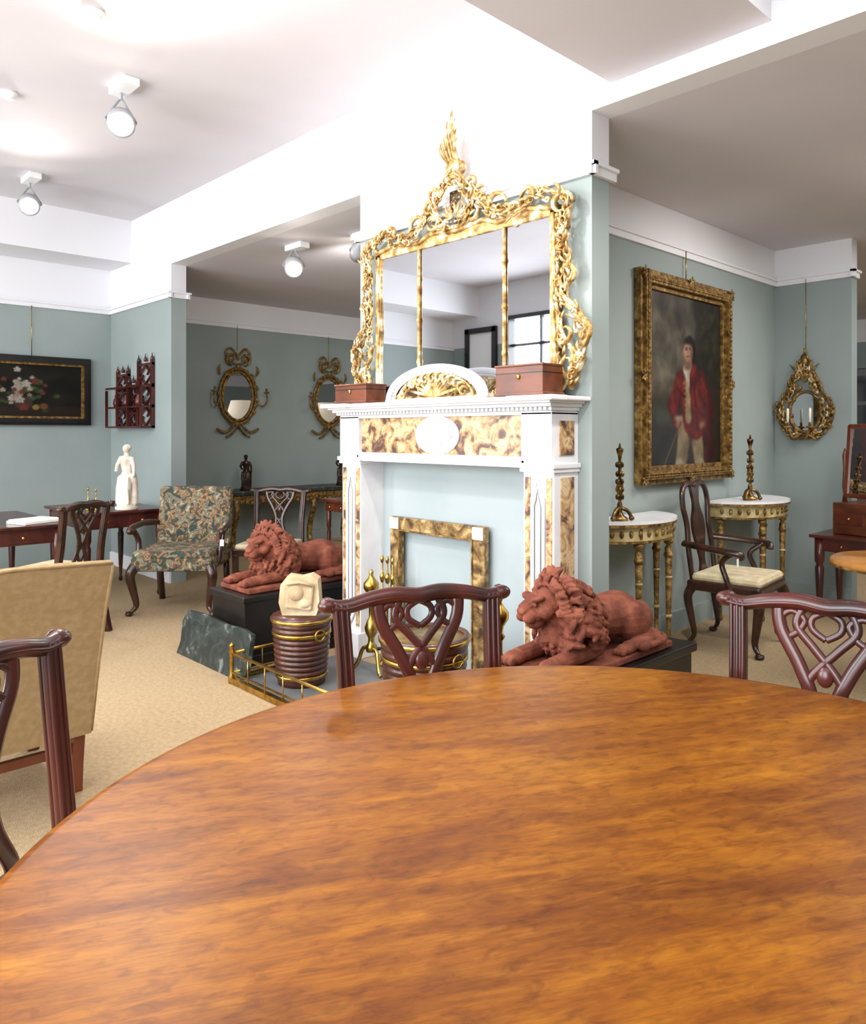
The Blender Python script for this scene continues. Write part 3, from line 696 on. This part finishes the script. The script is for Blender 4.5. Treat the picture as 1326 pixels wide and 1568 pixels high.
for y in (-.8,-.27,.27,.8):
    b.tube(spl([(.17,y,.63),(.2,y,.5),(.12,y,.3),(.1,y,.12),(.17,y,.02)],6),.035,GILTD,n=8); b.ell((.17,y,.025),(.04,.04,.025),GILTD)
for i in range(24):
    y=-.8+1.6*i/23; b.ell((.2,y,.6+.015*math.sin(i*1.3)),(.02,.035,.03),GILTD,n=8,m=6)
b.done('gilt_console_table',(-8.15,5.25,0))

# ---------------------------------------------------------------- wall mirrors
CANDLE=M('candle_wax','EFE8D4',rough=.5)
def ovalmirror(name,loc,rz):
    b=B(); n=40
    ov=lambda rx,rz_:[(rx*math.cos(2*math.pi*i/n),0,rz_*math.sin(2*math.pi*i/n)) for i in range(n)]
    b.prism([(p[0],p[2]) for p in ov(.2,.29)],-.012,.0,MIRROR)
    b.tube([(p[0],-.02,p[2]) for p in ov(.205,.295)],.016,GILTD,n=8,closed=True,up=(0,1,0))
    b.tube([(p[0],-.02,p[2]) for p in ov(.245,.335)],.02,GILTD,n=8,closed=True,up=(0,1,0))
    foliate(b,[(.25*math.cos(R(a)),.34*math.sin(R(a))) for a in range(0,361,20)],.06,.07,.014,GILTD,y=-.02,seed=5)
    for sx in (-1,1):
        cs(b,sx*.09,.45,.08,-90,(-90+sx*340),.014,GILTD,y=-.02)
        b.tube(spl([(0,-.02,.38),(sx*.1,-.02,.42),(sx*.16,-.02,.52),(sx*.1,-.02,.58),(sx*.02,-.02,.5),(0,-.02,.44)],6),.013,GILTD,n=8)
        b.tube(spl([(sx*.24,-.02,.0),(sx*.3,-.06,-.12),(sx*.36,-.1,-.06),(sx*.35,-.1,.04)],6),.011,GILTD,n=8); b.lathe([(.03,0),(.035,.015),(.012,.02),(.014,.06)],GILTD,at=(sx*.35,-.1,.04),n=10)
        b.tube(spl([(sx*.05,-.02,-.34),(sx*.12,-.02,-.42),(sx*.2,-.02,-.44),(sx*.28,-.02,-.4)],6),.016,GILTD,n=8)
        b.tube(spl([(sx*.02,-.02,-.34),(-sx*.08,-.02,-.46),(-sx*.16,-.02,-.5)],6),.013,GILTD,n=8)
        leaf(b,sx*.24,.25,60 if sx>0 else 120,.14,.02,GILTD,y=-.02,curl=sx*1.2)
    b.ell((0,-.03,.36),(.03,.02,.03),GILTD); b.tube([(0,-.005,.56),(0,-.005,.86)],.003,BRASS,n=5)
    b.done(name,loc,rz)
ovalmirror('oval_gilt_mirror',(XW+.02,4.69,1.87),R(90)); ovalmirror('oval_gilt_mirror',(XW+.02,6.05,1.85),R(90))
b=B(); n=32
pts=[(.13*math.cos(2*math.pi*i/n),.17*math.sin(2*math.pi*i/n)-.0) for i in range(n)]
b.prism(pts,-.012,0,MIRROR); b.tube([(p[0],-.02,p[1]) for p in pts],.014,GILTD,n=8,closed=True,up=(0,1,0))
oc=[(0,-.22),(.12,-.19),(.2,-.08),(.21,.05),(.14,.15),(.1,.25),(.05,.36),(.0,.48)]
for sx in (-1,1):
    pp=[(sx*x,z) for x,z in oc]; b.tube(spl([(x,-.02,z) for x,z in pp],6),.018,GILTD,n=8,up=(0,1,0)); foliate(b,pp,.025,.06,.013,GILTD,y=-.03,seed=50+sx); foliate(b,[(x*.82,z*.9) for x,z in pp],.03,.05,.010,GILT,y=-.04,seed=150+sx)
    cs(b,sx*.17,-.02,.06,0,360*sx,.013,GILTD,y=-.03); cs(b,sx*.08,.22,.05,0,330*sx,.012,GILTD,y=-.03); cs(b,sx*.1,-.2,.05,90,90+300*sx,.012,GILTD,y=-.03)
    b.tube(spl([(sx*.02,-.04,-.18),(sx*.05,-.14,-.22),(sx*.09,-.16,-.14)],6),.01,GILTD,n=8); b.lathe([(.03,0),(.035,.015),(.012,.02),(.012,.05)],GILTD,at=(sx*.09,-.16,-.14),n=10)
    b.lathe([(.010,.04),(.010,.16),(.002,.17)],CANDLE,at=(sx*.09,-.16,-.14),n=10)
for k in range(5): leaf(b,0,.25,90+(k-2)*14,.2,.015,GILTD,y=-.03,curl=(k-2)*.2)
b.tube([(0,-.01,.48),(0,-.01,1.13)],.003,BRASS,n=5)
b.done('gilt_girandole_mirror',(-2.5,6.78,1.6))

# ---------------------------------------------------------------- paintings
def mixc(a,c,t): t=max(0,min(1,t)); return tuple(a[i]*(1-t)+c[i]*t for i in range(3))
def H_(s): return tuple(int(s[i:i+2],16)/255 for i in (0,2,4))
def sm(d,w): 
    t=max(0,min(1,.5-d/w)); return t*t*(3-2*t)
def elld(u,v,cu,cv,ru,rv): return (math.hypot((u-cu)/ru,(v-cv)/rv)-1)*min(ru,rv)
def segd(u,v,a,c,ra,rb,asp):
    ax,ay=a;bx_,by=c; du,dv=(bx_-ax),(by-ay)*asp; pu,pv=u-ax,(v-ay)*asp
    t=max(0,min(1,(pu*du+pv*dv)/(du*du+dv*dv+1e-9))); return math.hypot(pu-du*t,pv-dv*t)-(ra+(rb-ra)*t)
def canvas(name,w,h,fn,nx,nz,parent,y=0):
    vs=[];fs=[];cols=[]
    for j in range(nz+1):
        for i in range(nx+1):
            vs.append((w*(i/nx-.5),y,h*(j/nz-.5))); c=fn(i/nx,j/nz); cols.append(lin(tuple(max(0,min(1,q)) for q in c)))
    for j in range(nz):
        for i in range(nx):
            a=j*(nx+1)+i; fs.append((a,a+1,a+nx+2,a+nx+1))
    me=bpy.data.meshes.new(name); me.from_pydata(vs,[],fs); at=me.color_attributes.new('paint','FLOAT_COLOR','POINT')
    for i,c in enumerate(cols): at.data[i].color=c
    m=bpy.data.materials.new('oil_'+name); m.use_nodes=True; nt=m.node_tree; p=nt.nodes['Principled BSDF']; p.inputs['Roughness'].default_value=.5; p.inputs['Specular IOR Level'].default_value=.2
    an=nt.nodes.new('ShaderNodeAttribute'); an.attribute_name='paint'; nt.links.new(an.outputs['Color'],p.inputs['Base Color'])
    me.materials.append(m); o=bpy.data.objects.new(name,me); sc.collection.objects.link(o); o.parent=parent
def nz(u,v,s,k=0): return noise.fractal(Vector((u*s,v*s,k)),1.0,2.0,4)
def portrait(u,v):
    A=1.25
    w_=.018*nz(u,v,8,7); u0,v0=u,v; u+=w_; v+=w_*.7
    c=mixc(H_('1C1813'),H_('38302A'),.5+.6*nz(u,v,3))
    sky=sm(u-.45+.3*nz(u,v,3,5),.4)*sm(.40-v,.25)
    c=mixc(c,mixc(H_('5C584C'),H_('918672'),.5+nz(u,v,5,2)),sky*.85)
    c=mixc(c,mixc(H_('3E463C'),H_('5A604E'),.5+nz(u,v,6,8)),sm(abs(v-.30)-.06,.1)*sm(u-.34,.2)*.8)
    for (tx,tz,tr) in ((.86,.78,.13),(.93,.62,.12),(.8,.9,.12)): c=mixc(c,mixc(H_('181A10'),H_('38381F'),.5+nz(u,v,16,3)),sm(elld(u,v,tx,tz,tr,tr)+.05*nz(u,v,9,1),.05)*.8)
    c=mixc(c,mixc(H_('14110E'),H_('2A231A'),.5+nz(u,v,7,4)),sm(v-.13+.08*nz(u,v,6),.12)*.85)
    u=.555+(u-.555)/1.1; v=.70+(v-.66)/1.08
    D=lambda cc,d,w=.03: mixc(c,cc,sm(d,w))
    red=mixc(H_('56181A'),H_('8A2C26'),.45+1.3*nz(u,v,8,3)); red=mixc(red,H_('2A0C0C'),max(0,(u-.6)*1.6))
    dk=mixc(red,H_('2A0A0A'),.5)
    c=mixc(c,dk,sm(segd(u,v,(.74,.42),(.78,.14),.10,.08,A),.04))
    c=D(mixc(H_('7C6A50'),H_('A08E72'),.5+nz(u,v,10)),segd(u,v,(.5,.30),(.44,.07),.085,.065,A)); c=D(mixc(H_('8A775A'),H_('AE9C7E'),.5+nz(u,v,10)),segd(u,v,(.62,.28),(.68,.06),.085,.06,A))
    c=mixc(c,H_('2A1E16'),sm(segd(u,v,(.57,.27),(.55,.05),.012,.04,A),.05)*.8)
    c=D(H_('B0A48C'),segd(u,v,(.43,.09),(.42,.02),.05,.045,A)); c=D(H_('A89A80'),segd(u,v,(.69,.09),(.70,.02),.045,.04,A))
    c=mixc(c,red,sm(segd(u,v,(.56,.555),(.62,.36),.13,.165,A),.03)); c=mixc(c,red,sm(segd(u,v,(.7,.55),(.82,.40),.075,.06,A),.03)); c=mixc(c,red,sm(segd(u,v,(.82,.40),(.72,.33),.06,.05,A),.03))
    c=mixc(c,red,sm(segd(u,v,(.45,.55),(.35,.42),.07,.055,A),.03)); c=mixc(c,red,sm(segd(u,v,(.35,.42),(.40,.33),.055,.045,A),.03))
    for (a_,b_) in (((.40,.5),(.52,.44)),((.66,.52),(.74,.42)),((.6,.5),(.66,.3)),((.72,.3),(.76,.2)),((.44,.5),(.42,.36)),((.62,.42),(.74,.36))): c=mixc(c,H_('340C0C'),sm(segd(u,v,a_,b_,.006,.014,A),.04)*.75)
    for (a_,b_) in (((.5,.58),(.47,.5)),((.7,.57),(.76,.5)),((.34,.46),(.36,.38)),((.58,.5),(.6,.4))): c=mixc(c,H_('A84236'),sm(segd(u,v,a_,b_,.006,.012,A),.04)*.55)
    c=D(mixc(H_('968260'),H_('B8A684'),.5+nz(u,v,12)),segd(u,v,(.52,.55),(.535,.34),.022,.032,A)); 
    for k in range(7): c=D(H_('A88440'),elld(u,v,.485+.003*k,.54-.03*k,.008,.006),.01)
    c=D(H_('B8AE9C'),segd(u,v,(.52,.625),(.525,.56),.036,.022,A),.02); c=D(H_('D8D0C0'),segd(u,v,(.51,.61),(.515,.565),.014,.010,A),.015)
    c=D(H_('A2765E'),elld(u,v,.43,.315,.04,.026)); c=D(H_('AEA28E'),elld(u,v,.415,.345,.04,.016)); c=D(H_('9A6E58'),elld(u,v,.71,.315,.03,.022))
    c=D(H_('15100E'),elld(u,v,.55,.73,.076,.066)); c=D(H_('15100E'),elld(u,v,.59,.68,.035,.045)); c=D(H_('8C6650'),segd(u,v,(.53,.68),(.53,.64),.038,.038,A))
    c=D(H_('AE846A'),elld(u,v,.53,.712,.054,.054)); c=D(H_('C69C80'),elld(u,v,.515,.718,.034,.040),.05)
    c=mixc(c,H_('7A523E'),sm(elld(u,v,.568,.705,.02,.04),.04)*.8)
    c=D(H_('1E1612'),elld(u,v,.54,.770,.056,.02))
    for eu in (.506,.543): c=D(H_('2E1E18'),elld(u,v,eu,.722,.010,.0045),.008); c=D(H_('5A4030'),elld(u,v,eu,.732,.013,.003),.008)
    c=D(H_('96624E'),elld(u,v,.52,.707,.006,.013),.012); c=D(H_('80483A'),elld(u,v,.522,.682,.016,.0045),.008)
    c=D(H_('6A5430'),segd(u,v,(.44,.32),(.24,.08),.007,.005,A),.012)
    g=.74+.1*nz(u0,v0,14,9)
    return tuple(q*g for q in c)
random.seed(5)
FL=[(.42+random.gauss(0,.09),.52+random.gauss(0,.15),random.uniform(.02,.045),random.choice(['D0C8BC','B8A090','7A3028','C8BCA0','C8C0B4','D8D0C8'])) for _ in range(24)]
LV=[(.42+random.gauss(0,.13),.47+random.gauss(0,.16),random.uniform(.02,.05)) for _ in range(30)]
def stilllife(u,v):
    c=mixc(H_('100E0A'),H_('201C15'),.5+nz(u,v,3)); c=mixc(c,H_('2A1E16'),sm(v-.2,.04)*.8)
    for (x,z,r) in LV: c=mixc(c,mixc(H_('1C2A16'),H_('40502A'),.5+nz(u,v,9)),sm(elld(u,v,x,z,r,r*1.2),.02))
    c=mixc(c,H_('3E3024'),sm(elld(u,v,.42,.26,.09,.12),.02))
    for (x,z,r,cc) in FL:
        th=math.atan2(v-z,u-x)*5; c=mixc(c,mixc(H_(cc),(.22,.18,.14),.5*abs(math.sin(45*math.hypot(u-x,(v-z)*.7)+th))),sm(elld(u,v,x,z,r*(1+.15*math.sin(th)),r*1.5*(1+.15*math.sin(th))),.02))
    c=mixc(c,H_('6E4026'),sm(elld(u,v,.62,.2,.04,.06),.02)); c=mixc(c,H_('8A7034'),sm(elld(u,v,.54,.18,.035,.05),.02))
    return tuple(q*.85 for q in c)
def frame(name,loc,w,h,fw,mat,inner,fn,nx,nz_,orn,chain):
    e=empty(name,loc,R(90)); b=B(); W,Hh=w/2,h/2
    for (o0,o1,y0,y1,mt) in ((0,fw*.28,-.05,0,mat),(fw*.28,fw*.75,-.075,0,mat),(fw*.75,fw,-.04,0,inner)):
        for sx in (-1,1):
            xa,xb=W-o0,W-o1; b.prism([(sx*xa,-Hh+o0),(sx*xa,Hh-o0),(sx*xb,Hh-o1),(sx*xb,-Hh+o1)],y0,y1,mt)
            za,zb=Hh-o0,Hh-o1; b.prism([(-W+o0,sx*za),(W-o0,sx*za),(W-o1,sx*zb),(-W+o1,sx*zb)],y0,y1,mt)
    if orn:
        q=fw*.5
        random.seed(8)
        st=.034
        for i in range(int((w+h)*2/st)):
            s_=i*st; 
            if s_<w: x,z,a=-W+s_,Hh-q,0
            elif s_<w+h: x,z,a=W-q,Hh-(s_-w),270
            elif s_<2*w+h: x,z,a=W-(s_-w-h),-Hh+q,180
            else: x,z,a=-W+q,-Hh+(s_-2*w-h),90
            x=max(-W+q*.7,min(W-q*.7,x)); z=max(-Hh+q*.7,min(Hh-q*.7,z))
            for dd in (40,-40): leaf(b,x,z,a+dd,.04,.009,mat,y=-.072,curl=-dd/40*1.2,out=.008)
            b.ell((x,-.052,z),(.008,.03,.008),inner,n=6,m=5)
        for (x,z) in ((-W+.03,Hh-.03),(W-.03,Hh-.03),(-W+.03,-Hh+.03),(W-.03,-Hh+.03),(0,Hh-.02),(0,-Hh+.02),(W-.02,0),(-W+.02,0)):
            for k in range(6): leaf(b,x,z,60*k+15,.045,.013,mat,y=-.06,curl=.8,out=.012)
            b.ell((x,-.07,z),(.015,.012,.015),mat,n=8,m=6)
    if chain:
        b.tube([(0,-.02,Hh),(0,-.02,chain)],.004,BRASS,n=5)
    b.bx(-W+fw*.5,W-fw*.5,-.012,0,-Hh+fw*.5,Hh-fw*.5,BLACK)
    b.done('frame',(0,0,0),0,e)
    canvas('canvas',w-fw*1.9,h-fw*1.9,fn,nx,nz_,e,-.02)
frame('portrait_painting',(-2.765,5.17,1.80),1.33,1.46,.125,GILTD,GILTD,portrait,150,190,True,.96)
frame('flower_still_life_painting',(XW+.005,2.38,1.85),1.14,.70,.09,BLACK,GILTD,stilllife,150,100,False,.86)

# ---------------------------------------------------------------- fretwork hanging shelf on pier
b=B()
RED=M('red_lacquer','3C1014','5A2420',scale=20,rough=.35)
def fretpanel(x0,x1,z0,z1,y):
    b.bx(x0,x0+.03,y-.03,y,z0,z1+.04,MAHOG); b.bx(x1-.03,x1,y-.03,y,z0,z1+.04,MAHOG)
    for i in range(4):
        z=z0+(z1-z0)*i/3; b.bx(x0,x1,y-.025,y,z-.012,z+.012,MAHOG)
    for i in range(3):
        za=z0+(z1-z0)*i/3; zb=z0+(z1-z0)*(i+1)/3; xm=(x0+x1)/2; zm=(za+zb)/2; w=(x1-x0)/2-.02; h=(zb-za)/2-.01
        for P in ([(xm-w,zm),(xm,zm+h)],[(xm,zm+h),(xm+w,zm)],[(xm+w,zm),(xm,zm-h)],[(xm,zm-h),(xm-w,zm)],[(xm-w,za),(xm-w*.3,zm)],[(xm+w,zb),(xm+w*.3,zm)]):
            b.tube([(p[0],y-.015,p[1]) for p in P],.012,MAHOG,n=4,up=(0,1,0))
    for x in (x0+.015,(x0+x1)/2,x1-.015): b.lathe([(.016,0),(.02,.02),(.006,.05),(.002,.08)],MAHOG,at=(x,y-.015,z1+.03),n=8)
fretpanel(-8.16,-7.86,1.48,2.02,YA-.01); fretpanel(-7.62,-7.27,1.48,2.1,YA-.01)
fretpanel(-7.86,-7.62,1.48,1.9,YA-.01)
for z in (1.48,1.68,1.88): b.bx(-8.16,-7.27,YA-.15,YA-.004,z-.01,z+.008,MAHOG)
for x in (-8.15,-7.87,-7.6,-7.28): b.box(x,YA-.14,1.67,.022,.022,.38,MAHOG)
for (x,z) in ((-7.75,1.69),(-7.45,1.69),(-8.0,1.69)): b.lathe([(.03,0),(.04,.03),(.035,.07),(.02,.1),(.025,.12)],RED,at=(x,YA-.09,z),n=14)
b.done('fretwork_hanging_shelf')

# ---------------------------------------------------------------- far right pieces
b=B()
b.box(0,0,.12,.5,.3,.24,BOXW,.006)
for k in (-1,1): b.box(k*.12,-.152,.12,.22,.006,.09,MAHOGR,.002); b.ell((k*.12,-.16,.12),(.012,.01,.012),BRASS,n=8,m=6)
for sx in (-1,1): b.lathe([(.02,.24),(.012,.3),(.02,.36),(.012,.5),(.018,.6),(.004,.66)],MAHOGR,at=(sx*.24,0,0),n=10)
b.T=Matrix.Translation((0,0,.56))@Matrix.Rotation(R(-6),4,'X')
for (x,z,w,h) in ((0,.27,.44,.035),(0,-.27,.44,.035),(-.21,0,.035,.56),(.21,0,.035,.56)): b.box(x,0,z,w,.03,h,MAHOGR,.006)
b.box(0,.002,0,.4,.012,.52,MIRROR); b.T=Matrix()
b.done('dressing_mirror',(-1.86,6.42,.642),R(-12))
b=B(); b.lathe([(.0,.66),(.38,.66),(.4,.672),(.4,.69),(.385,.7),(.0,.7)],SATIN,n=48); b.lathe([(.385,.655),(.405,.66),(.405,.672),(.385,.675)],GILTD,n=48)
b.lathe([(.04,.1),(.05,.2),(.025,.3),(.04,.45),(.025,.6),(.12,.655)],MAHOGR,n=16)
for k in range(3):
    a=R(30+120*k); b.tube(spl([(math.cos(a)*r,math.sin(a)*r,z) for r,z in ((.03,.2),(.13,.18),(.22,.08),(.3,.02))],5),.02,MAHOGR,n=8)
b.done('satinwood_tripod_table',(-1.25,4.9,0))
b=B(); b.bx(-.9,.9,-.2,.2,0,1.0,MAHOG,.01); b.bx(-.85,.85,-.15,.2,1.0,2.3,BLACK,.01)
for i in range(4):
    for k in range(3): b.bx(-.8+.42*i,-.44+.42*i,-.16,-.148,1.05+.4*k,1.4+.4*k,DARKM)
for i in range(3): b.bx(-.85+.57*i,-.33+.57*i,-.21,-.2,.1,.9,MAHOGR,.01)
b.done('display_cabinet',(-3.6,11.55,0))

for (x,y) in ((-6.6,5.75),(-6.75,7.2)):
    b=B(); b.lathe([(.16,0),(.16,.02),(.03,.05),(.014,.1),(.014,1.0),(.03,1.05),(.014,1.1),(.012,1.62)],BRASS,n=20)
    b.lathe([(.25,1.6),(.16,1.9),(.155,1.9),(.245,1.6)],SHADE,n=32); b.done('floor_lamp',(x,y,0))

# ---------------------------------------------------------------- ceiling fittings + lights
def spot(name,loc,target,zc,energy,blend=.8,size=100,k=1.0):
    e=empty(name,loc); d_=(Vector(target)-Vector(loc)); rot=d_.to_track_quat('-Z','Y').to_matrix().to_4x4()
    b=B(); b.lathe([(.054*k,-.07*k),(.066*k,-.07*k),(.066*k,.03*k),(.05*k,.06*k),(.03*k,.10*k),(.028*k,.15*k),(.02*k,.16*k)],LAMPW,n=24,rot=rot); b.lathe([(.052*k,-.074*k),(.054*k,-.069*k)],BULB,n=24,rot=rot)
    h=zc-loc[2]; 
    for sx in (-1,1):
        b.tube([rot@Vector((sx*.07*k,0,0)),rot@Vector((sx*.075*k,0,.03*k)),(0,0,.12*k)],.006*k,LAMPW,n=6)
    b.tube([(0,0,.11*k),(0,0,h-.03)],.012,LAMPW,n=8); b.box(.04*k,0,h-.025,.2*k,.08*k,.05,PLASTIC,.006)
    b.done('fitting',(0,0,0),0,e)
    l=bpy.data.lights.new(name+'_bulb','SPOT'); l.energy=energy; l.spot_size=R(size); l.spot_blend=blend; l.shadow_soft_size=.08; l.color=(1,.95,.9)
    o=bpy.data.objects.new('bulb_light',l); sc.collection.objects.link(o); o.parent=e; o.location=d_.normalized()*.11*k; o.rotation_euler=rot.to_euler()
spot('ceiling_spotlight',(-4.83,1.89,3.38),(-1.4,.7,1.3),ZC,140,size=130,k=1.25)
spot('ceiling_spotlight',(-7.10,2.0,3.38),(-3.4,.9,1.4),ZC,110,size=130,k=1.25)
spot('ceiling_spotlight',(-5.51,3.62,2.84),(-3.6,2.4,1.6),ZH,40,size=120,k=1.2)
spot('ceiling_spotlight',(-4.85,3.80,2.88),(-8.4,6.0,1.9),ZH,65)
spot('ceiling_spotlight',(-1.0,5.2,2.86),(-2.77,5.2,1.7),ZH,55)
spot('ceiling_spotlight',(-.9,2.1,3.42),(-2.9,3.1,2.0),ZC,210)
spot('ceiling_spotlight',(-3.0,.6,3.42),(-3.2,3.1,2.6),ZC,170)
for (x,y) in ((-4.08,1.46),(-5.43,1.41)):
    b=B(); b.lathe([(.05,0),(.055,-.012),(.035,-.035),(.03,-.04)],PLASTIC,n=20); b.done('smoke_detector',(x,y,ZC))
def area(name,loc,rot,sx,sy,e,c=(1,.98,.95)):
    l=bpy.data.lights.new(name,'AREA'); l.shape='RECTANGLE'; l.size=sx; l.size_y=sy; l.energy=e; l.color=c
    o=bpy.data.objects.new(name,l); sc.collection.objects.link(o); o.location=loc; o.rotation_euler=rot; return o
area('window_daylight',(-3.9,YS-.2,1.95),(R(92),0,0),2.6,2.3,260,(.93,.96,1))  # lamp standing in for daylight outside an added, unseen window
area('window_daylight',(-.6,YS-.2,1.95),(R(92),0,0),2.6,2.3,200,(.93,.96,1))  # same stand-in lamp behind the other added window
area('window_daylight',(-6.7,YS-.2,2.0),(R(90),0,0),1.2,2.2,165,(.93,.96,1))
area('ceiling_panel_light',(-2.9,-.5,3.55),(0,0,0),3.0,2.6,190,(1,.98,.97))  # unseen fill lamps added under the ceiling to brighten the room, no fittings there
area('ceiling_panel_light',(.8,.2,3.55),(0,0,0),2.5,2.4,55,(1,.98,.96))
area('ceiling_panel_light',(-.2,6.0,3.0),(0,0,0),2.5,4,115,(1,.98,.96))  # added fill for the back rooms, likewise without a fitting
area('ceiling_panel_light',(-5.0,7.5,3.0),(0,0,0),3,3,60,(1,.98,.96))
w=bpy.data.worlds.new('sky'); sc.world=w; w.use_nodes=True; w.node_tree.nodes['Background'].inputs[0].default_value=(.9,.95,1,1); w.node_tree.nodes['Background'].inputs[1].default_value=1.6

# ---------------------------------------------------------------- camera
cd=bpy.data.cameras.new('camera'); cam=bpy.data.objects.new('camera',cd); sc.collection.objects.link(cam)
cam.location=(0,0,1.42); cam.rotation_euler=(R(90),0,math.atan(1222/1166.))
cd.sensor_fit='HORIZONTAL'; cd.sensor_width=36; cd.lens=36*1166/1326; cd.shift_y=-121/1326; cd.clip_start=.02
sc.camera=cam
